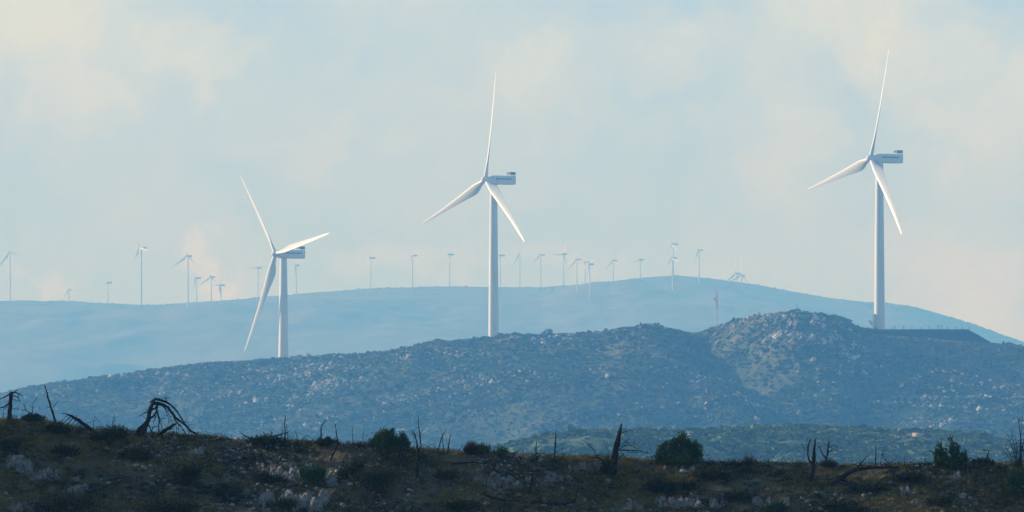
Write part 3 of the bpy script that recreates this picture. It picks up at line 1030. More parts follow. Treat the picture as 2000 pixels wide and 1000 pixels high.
def lobe_leaves(lobes, n, L, W, up=0.5, shell=0.55):
    """lobes: (x, y, z, rx, ry, rz) local. leaves through each lobe's volume, more of them towards its skin"""
    vol = np.array([l[3] * l[5] for l in lobes]) ** 0.9
    cnt = (n * vol / vol.sum()).astype(int) + 4
    PP, DD = [], []
    for l, c in zip(lobes, cnt):
        d = unit(rng.normal(size=(c, 3)))
        rad = rng.random(c) ** shell * (1 + 0.24 * rng.normal(size=c))
        p = d * rad[:, None] * np.array(l[3:6]) + np.array(l[0:3])
        q = d * 0.8 + rng.normal(size=(c, 3)) * 0.5
        q[:, 2] += up
        PP.append(p); DD.append(unit(q))
    for l in lobes:                                       # ragged shoots standing out of the skin
        for q_ in range(9):
            d = unit(rng.normal(size=(1, 3)) + np.array([[0, 0, 0.5]]))[0]
            o_ = np.array(l[0:3]) + d * np.array(l[3:6]) * 0.85
            g_ = unit((d + np.array([0, 0, 0.6]) + 0.4 * rng.normal(size=3))[None])[0]
            ln = L * rng.uniform(1.5, 5.0)
            t_ = rng.random((16, 1))
            PP.append(o_ + g_ * ln * t_ + rng.normal(size=(16, 3)) * L * 0.3)
            DD.append(unit(g_ + rng.normal(size=(16, 3)) * 0.6))
    P, D = np.concatenate(PP), np.concatenate(DD)
    k = P[:, 2] > -0.03
    P, D = P[k], D[k]
    m = len(P)
    return leaves(P, D, L * rng.uniform(0.6, 1.4, m), W * rng.uniform(0.6, 1.4, m))


def shrub(u, base, w, h, label, lobes=None, mat='leaf', n=2600, L=0.06, W=0.022, up=0.5, grp='shrubs on the foreground slope', stems=4, name='shrub', shell=0.55):
    """w, h in photo pixels; lobes in fractions of (w, h): (cx, cz, rx, rz)"""
    Y = fg_hit(u, base)
    px = Y / F
    z = float(fg_z(u, Y))
    root = empty(name, ((u - 1000) * px, Y, z))
    tag(root, label, 'shrub', grp)
    W_, H_ = w * px, h * px
    if lobes is None:
        lobes = []
        for k in range(7):
            a = random.uniform(-0.38, 0.38)
            t = random.uniform(0.25, 0.62) * (1 - 1.6 * a * a)
            lobes.append((a, t, random.uniform(0.16, 0.26), random.uniform(0.22, 0.36)))
        lobes.append((0.0, 0.4, 0.36, 0.42))
    L3 = []
    for (cx, cz, rx, rz) in lobes:
        dy = random.uniform(-0.25, 0.25) * W_ * 0.5
        L3.append((cx * W_, dy, cz * H_, rx * W_, max(rx * W_ * 0.9, 0.12 * KF), rz * H_))
    V, Fc = lobe_leaves(L3, int(n * 1.5), L * KF * 0.85, W * KF * 0.85, up, shell)
    mesh_obj('foliage', V, Fc, M[mat], root)
    mb = MB()
    for k in range(stems):
        l = L3[k % len(L3)]
        mb.tube([(random.uniform(-.02, .02), 0, -0.05), (l[0] * 0.5, l[1] * 0.5, l[2] * 0.5), (l[0], l[1], l[2])], [0.015, 0.011, 0.005], 5)
    mb.build('stem', M['twig'], root)
    return root


def twig_dome(u, base, w, h, label, n=900, mat='twig', grp='bare twiggy bushes on the foreground slope', open_=0.0, rad=0.004, spread=1.0):
    Y = fg_hit(u, base)
    px = Y / F
    root = empty('twiggy_bush', ((u - 1000) * px, Y, float(fg_z(u, Y))))
    tag(root, label, 'bush', grp)
    W_, H_ = w * px / 2, h * px
    a = rng.uniform(0, 2 * math.pi, n)
    rr = np.sqrt(rng.random(n)) * spread
    tip = np.stack([np.cos(a) * rr * W_, np.sin(a) * rr * W_, H_ * np.sqrt(np.clip(1 - (rr / max(spread, 1)) ** 2 * 0.85, 0.05, 1)) * rng.uniform(0.55 - open_ * 0.2, 1.08, n)], -1)
    b0 = tip * np.array([0.35, 0.35, 0.0]) * rng.uniform(0.2, 1, (n, 1))
    mid_ = (tip + b0) / 2 + rng.normal(size=(n, 3)) * 0.03 * KF
    s = unit(np.cross(tip - b0, rng.normal(size=(n, 3)))) * rad * KF
    V = np.stack([b0 - s, b0 + s, mid_ + s * 0.8, mid_ - s * 0.8, tip + s * 0.3, tip - s * 0.3], 1).reshape(-1, 3)
    base_i = np.arange(n)[:, None] * 6
    Fc = np.concatenate([base_i + np.array([[0, 1, 2, 3]]), base_i + np.array([[3, 2, 4, 5]])])
    mesh_obj('twigs', V, Fc, M[mat], root)
    mb = MB()
    for k in range(6):
        t = tip[k * (n // 7)]
        mb.tube([(0, 0, -0.05), t * np.array([.4, .4, .5]), t * np.array([.9, .9, .95])], [0.009, 0.006, 0.002], 5)
    mb.build('stem', M['char'], root)
    return root


def wood(name, label, cat_, parts, group=None, mat='char', base=None, twigs=0, dep=0.35, seed=0):
    """parts: list of polylines [(u, py, width px), ...]; the first is the trunk. base: the pixel where it stands"""
    rd = random.Random(seed + int(parts[0][0][0]))
    bu, bp = base or parts[0][0][:2]
    Y = fg_hit(bu, bp)
    px = Y / F
    g = np.array([(bu - 1000) * px, Y, float(fg_z(bu, Y))])
    root = empty(name, tuple(g))
    tag(root, label, cat_, group)
    trunk3 = None
    pool = []
    for i, pl in enumerate(parts):
        pts, rad = [], []
        end = KF * (rd.uniform(-dep, dep) if i else rd.uniform(-0.1, 0.1))
        start = 0.0
        if i and pool:                                   # start at the depth of the nearest point already built
            q = np.array(pl[0][:2])
            start = min(pool, key=lambda t: (t[0] - q[0]) ** 2 + (t[1] - q[1]) ** 2)[2]
        # refine the polyline and roughen it a little
        m = len(pl)
        for s in range(m - 1):
            seg = max(1, int(math.hypot(pl[s + 1][0] - pl[s][0], pl[s + 1][1] - pl[s][1]) / 7))
            for t in range(seg):
                f = t / seg
                uu = pl[s][0] + (pl[s + 1][0] - pl[s][0]) * f
                vv = pl[s][1] + (pl[s + 1][1] - pl[s][1]) * f
                ww = pl[s][2] + (pl[s + 1][2] - pl[s][2]) * f
                j = 0.0 if (t == 0 and s == 0) else 0.35 + 0.04 * ww
                pts.append((uu + rd.uniform(-j, j), vv + rd.uniform(-j, j), ww))
        pts.append(pl[-1])
        P3 = []
        for k, (uu, vv, ww) in enumerate(pts):
            f = k / (len(pts) - 1)
            dy = start + (end - start) * f
            p = at(uu, vv, Y) - g
            p[1] += dy
            P3.append(p)
            rad.append(max(ww * px * 0.5, 0.008 * KF))
            pool.append((uu, vv, dy))
        if i == 0 and abs(pl[0][1] - bp) < 3 and abs(pl[0][0] - bu) < 4:     # run the foot into the ground
            P3.insert(0, P3[0] + np.array([0, 0, -0.15])); rad.insert(0, rad[0] * 1.15)
        mb = MB()
        mb.tube(P3, rad, 7 if rad[0] > 0.014 else 5, wob=0.22)
        for k in range(twigs * 2 + 1 if len(P3) > 4 else twigs):
            q = P3[rd.randrange(len(P3) // 3, len(P3))]
            d = np.array([rd.uniform(-1, 1), rd.uniform(-0.6, 0.6), rd.uniform(-0.3, 1)])
            d = d / np.linalg.norm(d) * rd.uniform(0.12, 0.35) * KF
            mb.tube([q, q + d * 0.55 + np.array([0, 0, rd.uniform(-.012, .012)]), q + d], [0.009 * KF, 0.007 * KF, 0.004 * KF], 4)
        mb.build('trunk' if i == 0 else 'branch', M[mat], root, smooth=False)
    return root


G1 = 'dead trees along the foreground ridge'
wood('dead_tree', 'thick dead trunk with broken side branches at the left picture edge', 'dead tree',
     [[(18, 822, 10), (20, 795, 8.5), (22, 766, 7)], [(21, 768, 3.5), (10, 775, 2.5), (-6, 782, 1.5)], [(22, 767, 3.5), (31, 766, 2.5), (44, 773, 1.2)],
      [(31, 766, 2), (36, 770, 1.5), (35, 779, 1)], [(23, 772, 2.5), (34, 775, 2), (39, 784, 1)], [(18, 787, 3.5), (8, 795, 3), (-2, 797, 2)],
      [(18, 792, 1.6), (7, 800, 1.2), (5, 818, 1)], [(24, 770, 2), (30, 764, 1.5), (35, 761, 1)], [(22, 778, 1.5), (33, 783, 1), (41, 784, 0.8)]], G1, twigs=1)
wood('dead_sapling', 'low dead sapling with crooked twigs beside the thick trunk on the far left', 'dead tree',
     [[(64, 817, 2.5), (60, 809, 2.2), (50, 800, 1.8), (41, 802, 1)], [(63, 813, 1.8), (64, 797, 1.2), (66, 786, 0.8)], [(60, 809, 1.5), (50, 814, 1), (41, 818, 0.8)],
      [(50, 800, 1.4), (47, 793, 1), (44, 789, 0.8)], [(64, 797, 1), (57, 791, 0.8)], [(38, 799, 1.2), (30, 797, 0.9), (25, 798, 0.7)]], G1, twigs=2)
wood('dead_tree', 'bare pole of a dead tree leaning left above the left slope', 'dead tree',
     [[(108, 822, 4.5), (103, 805, 4), (97, 788, 3.6), (92, 768, 2.6), (88, 752, 1.5)], [(98, 795, 1.2), (91, 796, 0.8)], [(104, 795, 1.4), (109, 789, 1.2), (114, 783, 0.8)], [(88, 756, 1), (84, 752, 0.7)]], G1)
wood('fallen_tree', 'toppled dead tree whose broken branches comb down to the ground on the left', 'dead tree',
     [[(181, 842, 9), (168, 831, 8), (154, 821, 7), (140, 813, 5), (131, 809, 2.5)], [(138, 812, 2.2), (129, 807, 1.5), (119, 808, 1)], [(138, 814, 2), (128, 822, 1.6), (119, 832, 1)],
      [(143, 816, 2), (134, 826, 1.6), (124, 837, 1)], [(149, 820, 1.8), (140, 830, 1.5), (131, 840, 1)], [(155, 823, 1.8), (147, 832, 1.4), (138, 841, 1)],
      [(134, 810, 1.6), (127, 815, 1.2), (122, 822, 0.8)], [(161, 826, 1.6), (153, 836, 1.2)], [(148, 817, 1.2), (150, 810, 0.8)]], G1, base=(181, 842))
wood('dead_sapling', 'thin bent twigs forming a small arch between the toppled tree and the dark bush', 'dead tree',
     [[(182, 842, 1.6), (183, 826, 1.3), (185, 813, 0.8)], [(186, 815, 1), (193, 822, 1), (201, 832, 0.9)], [(168, 826, 0.9), (176, 826, 1), (183, 821, 0.9)]], G1)
wood('dead_sapling', 'two upright dry stalks on top of the dark bush on the left', 'dead tree',
     [[(219, 835, 1.4), (221, 820, 1.1), (223, 806, 0.7)], [(221, 836, 1.1), (224, 825, 0.8), (225, 815, 0.6)]], G1)
wood('dead_tree', 'gnarled dead tree bent over into an arch on the left skyline', 'dead tree',
     [[(273, 850, 23), (277, 840, 19), (284, 830, 12.5), (290, 820, 8), (292, 808, 7.5), (294, 796, 8), (298, 788, 8.5), (308, 788, 8), (318, 791, 6.5), (327, 794, 4.5)],
      [(327, 794, 6), (334, 803, 5), (342, 815, 5), (352, 823, 4.6), (362, 830, 4.4), (371, 841, 4), (382, 847, 3.6), (397, 857, 2.4)],
      [(298, 788, 6), (303, 779, 6), (312, 780, 5.5), (324, 785, 4.6), (334, 791, 4), (346, 803, 3.4), (355, 818, 2.8), (362, 829, 2.2)],
      [(338, 810, 2.8), (342, 822, 2.5), (354, 834, 2.2), (362, 846, 2), (369, 857, 1.5)],
      [(293, 803, 2.8), (284, 806, 2.2), (273, 813, 1)], [(308, 787, 4), (306, 800, 4), (309, 810, 3), (311, 821, 2.6), (309, 849, 2)],
      [(311, 822, 2.4), (316, 832, 2), (321, 843, 1.6)], [(291, 818, 6), (300, 813, 4.5), (306, 803, 3.5)], [(295, 800, 6), (303, 798, 4.5), (308, 791, 4)],
      [(300, 852, 2.6), (296, 843, 2.5), (299, 835, 2.2), (307, 832, 1.4)], [(312, 822, 1.3), (318, 817, 1), (323, 818, 0.6)], [(326, 786, 1.6), (325, 779, 1.3), (333, 777, 0.8)],
      [(325, 780, 1), (321, 776, 0.6)], [(366, 834, 1.8), (370, 830, 1.4), (373, 829, 1)], [(305, 812, 3), (303, 818, 2), (299, 826, 1.2)], [(291, 806, 1.4), (286, 800, 0.8)], [(290, 814, 1.4), (285, 818, 0.8)],
      [(287, 828, 5), (293, 834, 3), (296, 846, 1.6)], [(312, 788, 2), (322, 798, 1.8), (328, 812, 1.2), (330, 826, 0.8)], [(318, 791, 1.6), (327, 802, 1.4), (336, 822, 1), (340, 840, 0.7)],
      [(345, 817, 1.4), (348, 829, 1.1), (349, 846, 0.8)], [(304, 780, 3), (298, 781, 3), (293, 787, 2.4)], [(310, 812, 1.2), (316, 824, 1), (327, 834, 0.8)], [(357, 826, 1), (364, 822, 0.7)]], G1, twigs=2, base=(274, 850))
wood('fallen_branch', 'broken log propped inside the arch of the bent dead tree', 'branch',
     [[(303, 853, 5), (317, 844, 6.5), (331, 836, 7), (340, 829, 5.5), (345, 828, 2.5)], [(344, 830, 1.5), (345, 842, 1.2), (347, 855, 0.9)], [(337, 835, 1.4), (332, 843, 1.2), (322, 852, 1)],
      [(341, 833, 1.3), (339, 842, 1), (336, 853, 0.8)], [(343, 831, 1.2), (350, 842, 1), (351, 855, 0.8)], [(330, 838, 1.2), (319, 846, 1), (312, 853, 0.8)]], G1)
wood('fallen_branch', 'thin stick lying at the foot of the right end of the arched tree', 'branch', [[(421, 859, 1.8), (414, 855, 1.6), (408, 851, 1)]], G1)
wood('fallen_tree', 'heap of fallen dead branches with two limbs sticking out like horns', 'dead tree',
     [[(512, 866, 4), (500, 860, 3.5), (486, 855, 3), (472, 847, 1.6)], [(478, 852, 1.2), (475, 857, 1), (474, 864, 0.8)], [(512, 862, 2.5), (530, 854, 2.8), (546, 849, 2.4), (563, 844, 1.6)],
      [(532, 856, 1), (530, 846, 0.9), (531, 838, 0.7)], [(549, 852, 1.6), (552, 843, 1.3), (550, 838, 0.8)], [(472, 848, 1), (470, 845, 0.8)], [(540, 852, 1), (548, 858, 1), (556, 864, .8)]], G1, twigs=2, base=(512, 866))
wood('dead_sapling', 'straight upright dead stem rising from the right end of the branch heap', 'dead tree',
     [[(557, 866, 3), (557, 845, 2.5), (556, 828, 2), (557, 811, 1.6)], [(563, 862, 1.5), (561, 845, 1.2), (559, 828, 0.8)], [(557, 850, 1.2), (564, 844, 0.9)]], G1)
wood('dead_sapling', 'thin leaning stem and a kinked low branch right of the branch heap', 'dead tree',
     [[(583, 866, 1.6), (580, 851, 1.3), (575, 839, 0.8)], [(585, 863, 1.8), (592, 857, 1.7), (598, 851, 1.5), (606, 854, 1)]], G1)
wood('dead_sapling', 'dead stem with a kinked top crossed by a slanting broken branch', 'dead tree',
     [[(626, 872, 2.8), (627, 850, 2.4), (627, 834, 2.2), (631, 827, 1.8), (637, 820, 1.2)], [(613, 868, 3), (622, 858, 2.6), (630, 848, 2)]], G1)
wood('dead_sapling', 'dead stem bending at the skyline with its black foot on the slope', 'dead tree',
     [[(645, 900, 2.4), (650, 890, 4.2), (655, 878, 3.6), (660, 866, 2.8), (658, 850, 2.2), (655, 828, 1.4)]], G1)
wood('dead_sapling', 'pair of faint dry stalks left of the big rounded green shrub', 'dead tree',
     [[(690, 872, 1.4), (689, 850, 1.1), (688, 831, 0.7)], [(709, 873, 1.5), (709, 858, 1.2), (709, 844, 0.8)], [(690, 868, 0.8), (694, 858, 0.6)]], G1)
twig_dome(702, 873, 30, 16, 'low spray of bare brown twigs just left of the big rounded green shrub', n=130, open_=1.0, rad=0.006)
wood('dead_tree', 'twin-stemmed spindly dead tree right of the big rounded green shrub', 'dead tree',
     [[(815, 934, 4), (815, 905, 4.5), (816, 882, 4.5), (814, 866, 3), (811, 850, 2.2), (806, 840, 1.2)], [(817, 884, 3.5), (822, 870, 3), (820, 850, 2.5), (818, 834, 1.8), (817, 818, 1)],
      [(813, 880, 1.6), (806, 874, 2), (812, 865, 1.2)], [(820, 850, 1), (826, 842, 0.7)], [(811, 850, 1), (804, 846, 0.7)], [(813, 858, 1), (806, 856, 0.7)],
      [(816, 892, 3), (822, 884, 2.5), (828, 880, 1.4)], [(816, 896, 4), (824, 902, 3), (836, 906, 1.5)], [(815, 910, 3), (806, 916, 2), (796, 921, 1)]], G1, twigs=3, base=(815, 934))
wood('dead_sapling', 'curling dry stalks between the spindly dead tree and the crossed stems', 'dead tree',
     [[(845, 885, 1.6), (848, 876, 1.4), (848, 866, 0.9)], [(826, 877, 0.9), (834, 873, 1), (842, 869, 0.9), (848, 868, 0.8)]], G1, twigs=1)
wood('dead_sapling', 'two thin dead stems crossing in an X on the skyline', 'dead tree',
     [[(855, 887, 2.4), (859, 866, 2), (864, 850, 1.7), (872, 838, 0.9)], [(867, 885, 1.8), (865, 862, 1.5), (863, 843, 1)]], G1)
wood('dead_sapling', 'single leaning dead stem left of the round brown bush', 'dead tree', [[(873, 889, 2.8), (876, 872, 2.3), (880, 849, 1.4)]], G1)
wood('dead_sapling', 'short dry stick slanting against the round brown bush', 'dead tree', [[(894, 886, 1.5), (898, 878, 1.6), (904, 869, 1.6)]], G1)
twig_dome(921, 888, 38, 28, 'dense round brown bush on the skyline', n=2400, rad=0.004)
shrub(948, 889, 24, 26, 'small pale green plant just right of the round brown bush', mat='leaf_bright', n=380, L=0.05, W=0.02, shell=0.8, grp='shrubs on the foreground skyline')
shrub(974, 892, 32, 18, 'low bright green shrub right of the pale plant', mat='leaf_bright', n=700, L=0.05, W=0.02, grp='shrubs on the foreground skyline')
twig_dome(1007, 893, 16, 10, 'tiny bare bush left of the two skyline posts', n=120, open_=0.6, rad=0.006)
wood('dead_sapling', 'short post-like dead stem left of the taller bare pole', 'dead tree', [[(1047, 896, 3.4), (1047, 880, 2.6), (1048, 861, 1.4)]], G1)
wood('dead_sapling', 'tall straight bare pole standing alone on the middle skyline', 'dead tree', [[(1083, 898, 3.2), (1084, 872, 2.7), (1085, 845, 1.9)], [(1085, 868, 0.8), (1088, 864, 0.6)]], G1)
wood('dead_sapling', 'stub of a dead stem right of the tall bare pole', 'dead tree', [[(1099, 899, 1.8), (1099, 892, 1.4), (1100, 884, 0.8)]], G1)
wood('dead_sapling', 'faint dead stub between the low bright shrub and the post-like stem', 'dead tree', [[(1023, 895, 1.6), (1022, 886, 1.2), (1022, 877, 0.8)]], G1)
wood('dead_tree', 'large dark snag with a pointed broken top and bare branches on its right', 'dead tree',
     [[(1193, 930, 22), (1197, 912, 15), (1200, 893, 13), (1205, 868, 11), (1209, 845, 8), (1214, 827, 2.5)], [(1210, 848, 2.2), (1221, 843, 1.6), (1233, 840, 0.9)],
      [(1207, 879, 2.8), (1225, 880, 2.4), (1244, 880, 2), (1265, 885, 1)], [(1207, 880, 2.4), (1218, 871, 1.8), (1230, 870, 1.5), (1246, 877, 0.8)], [(1213, 876, 1.5), (1225, 864, 1.2), (1237, 865, 0.8)],
      [(1212, 882, 1.6), (1218, 890, 1.3), (1223, 898, 1)], [(1210, 872, 1.2), (1222, 862, 1), (1228, 857, 0.6)], [(1222, 880, 1), (1232, 884, 0.8), (1243, 884, 0.6)], [(1218, 884, 1), (1212, 892, 0.8)],
      [(1232, 871, 0.9), (1240, 866, 0.6)], [(1208, 884, 1.4), (1212, 894, 1), (1209, 900, .8)]], G1, twigs=3, base=(1195, 928))
wood('fallen_branch', 'tangle of dead branches at the left foot of the large snag', 'branch',
     [[(1192, 905, 5), (1178, 899, 4), (1165, 893, 3), (1150, 894, 1.5)], [(1166, 892, 2), (1160, 880, 1.6), (1152, 870, 1.3), (1144, 863, 0.8)], [(1185, 897, 2), (1176, 888, 1.5), (1166, 890, 1)],
      [(1188, 896, 1.8), (1189, 886, 1.2), (1186, 878, 0.8)], [(1170, 900, 2), (1160, 906, 1.6), (1148, 908, 1)], [(1180, 902, 1.6), (1172, 908, 1.2), (1160, 914, 0.8)]], G1, twigs=4, base=(1190, 912))
shrub(1186, 928, 40, 36, 'dark bushy mass round the foot of the large snag', mat='leaf_scrub', n=1500)
wood('dead_sapling', 'short dead stub left of the big pointed shrub', 'dead tree', [[(1271, 908, 1.6), (1273, 898, 1.4), (1276, 889, 1.6)], [(1274, 893, 1), (1269, 889, 0.7)]], G1)
shrub(757, 881, 86, 42, 'big rounded green shrub on the skyline with a separate right lobe',
      [(-0.1, 0.45, 0.3, 0.42), (-0.02, 0.66, 0.2, 0.3), (-0.14, 0.7, 0.14, 0.26), (0.06, 0.72, 0.13, 0.25), (-0.36, 0.3, 0.12, 0.28), (0.36, 0.38, 0.13, 0.36), (0.34, 0.62, 0.06, 0.18), (0.2, 0.4, 0.16, 0.36), (0.45, 0.22, 0.06, 0.2)],
      n=4200, grp='shrubs on the foreground skyline')
shrub(1327, 908, 94, 58, 'biggest dark green shrub with a pointed top, right of the large snag',
      [(0.0, 0.34, 0.4, 0.34), (-0.3, 0.16, 0.18, 0.2), (0.3, 0.16, 0.18, 0.2), (0.0, 0.12, 0.42, 0.16), (-0.44, 0.2, 0.07, 0.18), (0.07, 0.72, 0.13, 0.28), (0.06, 0.92, 0.045, 0.12), (-0.12, 0.6, 0.14, 0.22), (-0.18, 0.68, 0.07, 0.14), (-0.33, 0.42, 0.13, 0.28), (-0.36, 0.55, 0.07, 0.14), (0.25, 0.55, 0.14, 0.22), (0.36, 0.42, 0.11, 0.28),
       (0.34, 0.62, 0.05, 0.12), (0.17, 0.7, 0.07, 0.16), (-0.04, 0.78, 0.05, 0.12), (0.44, 0.34, 0.05, 0.14)], n=6000, grp='shrubs on the foreground skyline')
J = [(-0.3, 0.16, 0.16, 0.18), (0.12, 0.2, 0.22, 0.22), (-0.33, 0.3, 0.05, 0.3), (0.36, 0.2, 0.12, 0.16), (-0.18, 0.3, 0.08, 0.3), (-0.4, 0.35, 0.055, 0.34), (-0.25, 0.42, 0.065, 0.4), (-0.12, 0.34, 0.06, 0.3), (0.03, 0.55, 0.075, 0.46), (0.1, 0.4, 0.07, 0.36), (0.19, 0.42, 0.06, 0.4), (0.3, 0.28, 0.06, 0.26), (0.41, 0.28, 0.05, 0.26), (-0.05, 0.22, 0.35, 0.2),
     (0.02, 0.92, 0.022, 0.12), (-0.26, 0.74, 0.025, 0.12), (0.2, 0.72, 0.025, 0.14)]
shrub(1856, 913, 72, 54, 'spiky upright green juniper-like shrub near the right end of the skyline', J, n=3600, L=0.065, W=0.02, up=1.3, grp='shrubs on the foreground skyline')
wood('dead_sapling', 'short dark stump below the spiky upright shrub', 'dead tree', [[(1884, 930, 6), (1885, 918, 6), (1886, 906, 5)]], G1)
twig_dome(1462, 911, 34, 30, 'thin see-through twiggy bush standing alone right of the biggest shrub', n=330, open_=1.0, rad=0.006)
twig_dome(1433, 910, 40, 20, 'sparse tuft of dry stems left of the see-through twiggy bush', n=170, open_=1.0, rad=0.005)
twig_dome(1388, 908, 30, 16, 'sparse dry stems beside the right foot of the biggest shrub', n=110, open_=1.0, rad=0.005)
wood('dead_tree', 'two-pronged dead stump like a tuning fork on the right skyline', 'dead tree',
     [[(1583, 938, 9), (1588, 918, 8), (1588, 904, 7.5), (1590, 882, 6), (1592, 858, 3.5)], [(1587, 908, 4.5), (1580, 898, 3.5), (1577, 886, 3), (1578, 872, 2.6), (1583, 858, 1.8)], [(1578, 874, 1), (1570, 874, 0.8)],
      [(1585, 918, 3), (1592, 910, 2), (1600, 909, 1.2)], [(1584, 908, 1.3), (1572, 903, 0.8)]], G1, twigs=2, base=(1583, 938))
wood('dead_sapling', 'forked dead sapling rising from a brown mound right of the tuning-fork stump', 'dead tree',
     [[(1613, 900, 4.5), (1616, 884, 3.4), (1618, 868, 2.4), (1619, 854, 1)], [(1613, 896, 3.4), (1606, 885, 2.8), (1601, 873, 2)], [(1618, 881, 1.3), (1632, 881, 1), (1646, 882, 0.7)], [(1617, 876, 1.6), (1624, 872, 1)],
      [(1617, 872, 1.4), (1611, 866, 1), (1606, 858, 0.6)], [(1601, 875, 1), (1598, 870, 0.7)], [(1618, 868, 1), (1624, 860, 0.6)], [(1616, 884, 1.2), (1626, 878, 0.8), (1636, 872, 0.5)]], G1, twigs=2)
twig_dome(1618, 914, 44, 18, 'brown mound-shaped bush under the forked dead sapling', n=1500)
wood('fallen_tree', 'long fallen dead trunk sloping up to the skyline on the right', 'dead tree',
     [[(1622, 950, 11), (1640, 934, 10), (1656, 924, 9), (1672, 917, 8), (1690, 914, 6.5), (1720, 913, 5), (1756, 912, 3)], [(1674, 913, 4), (1683, 903, 2.5), (1690, 895, 1.4)], [(1678, 908, 3.5), (1690, 910, 2), (1702, 910, 1)],
      [(1640, 936, 5), (1652, 940, 3), (1668, 943, 1.5)], [(1676, 910, 2), (1668, 906, 1.4), (1662, 908, .8)], [(1682, 904, 1.2), (1678, 898, .8)]], G1, twigs=2, base=(1630, 945))
wood('dead_sapling', 'group of three thin dead stems above the end of the long fallen trunk', 'dead tree',
     [[(1709, 911, 2.6), (1710, 890, 1.8), (1711, 868, 1.1)], [(1719, 909, 1.8), (1722, 890, 1.4), (1727, 872, 0.8)], [(1741, 908, 2.2), (1732, 900, 1.8), (1725, 894, 1.2)], [(1727, 882, 0.7), (1731, 878, 0.5)]], G1, twigs=1)
wood('dead_sapling', 'short faint post-like stem midway between the fallen trunk and the spiky shrub', 'dead tree', [[(1767, 911, 1.8), (1767, 899, 1.4), (1767, 888, 0.9)]], G1)
wood('dead_sapling', 'short faint stub just left of the spiky upright shrub', 'dead tree', [[(1807, 911, 1.5), (1807, 901, 1.2), (1808, 891, 0.8)]], G1)
wood('dead_sapling', 'dead stick shaped like a figure seven on a low dark mound', 'dead tree', [[(1925, 904, 2.4), (1928, 890, 2.3), (1931, 880, 2.3), (1926, 879, 2), (1920, 879, 1.8)]], G1)
shrub(1916, 910, 46, 15, 'low dark cushion bush under the stick shaped like a seven', mat='leaf_scrub', n=1100)
br = [[(1990, 922, 3.5), (1991, 895, 2.8), (1994, 860, 2), (1990, 830, 1.4), (1987, 812, 0.8)]]
for (tu, tp) in ((1962, 870), (1969, 852), (1974, 838), (1981, 850), (1997, 815), (2006, 800), (2012, 830), (2018, 850), (1966, 885), (1976, 868), (2003, 845), (1985, 868)):
    br.append([(1990 + (tu - 1990) * 0.05, 918, 2), (1990 + (tu - 1990) * 0.5 + random.uniform(-3, 3), 918 + (tp - 918) * 0.5, 1.4), (tu, tp, 0.6)])
wood('dead_sapling', 'tall spray of bare branches at the right picture edge', 'dead tree', br, G1, twigs=5, dep=0.6, base=(1990, 922))
shrub(1992, 972, 66, 66, 'dark green bush on the slope at the right picture edge', mat='leaf', n=3200)
wood('charred_stump', 'short black stump sticking up from pale stones in the middle of the slope', 'stump', [[(1035, 968, 8), (1037, 950, 6), (1039, 938, 5), (1040, 926, 3.5)], [(1035, 966, 3), (1029, 970, 1.5)]])
wood('fallen_branch', 'long curved black branch lying on the slope below the black stump', 'branch',
     [[(946, 966, 3), (962, 972, 4), (985, 978, 5), (1030, 982, 4.5), (1075, 984, 5), (1105, 984, 5), (1122, 978, 4.5), (1127, 968, 2.5)], [(1126, 972, 2), (1127, 960, 1.5), (1128, 952, 0.8)]], base=(1030, 984), dep=0.2)
wood('fallen_branch', 'dark broken branch lying across the slope below the round brown bush', 'branch',
     [[(842, 912, 2), (880, 906, 3), (925, 903, 3.4), (950, 906, 2)], [(975, 910, 1.5), (990, 918, 2.6), (1000, 924, 2)]], base=(900, 908), dep=0.2)
wood('fallen_branch', 'thin leaning dark stick on the slope below the big rounded green shrub', 'branch', [[(781, 900, 3.5), (780, 890, 1.8), (782, 876, 1)]])

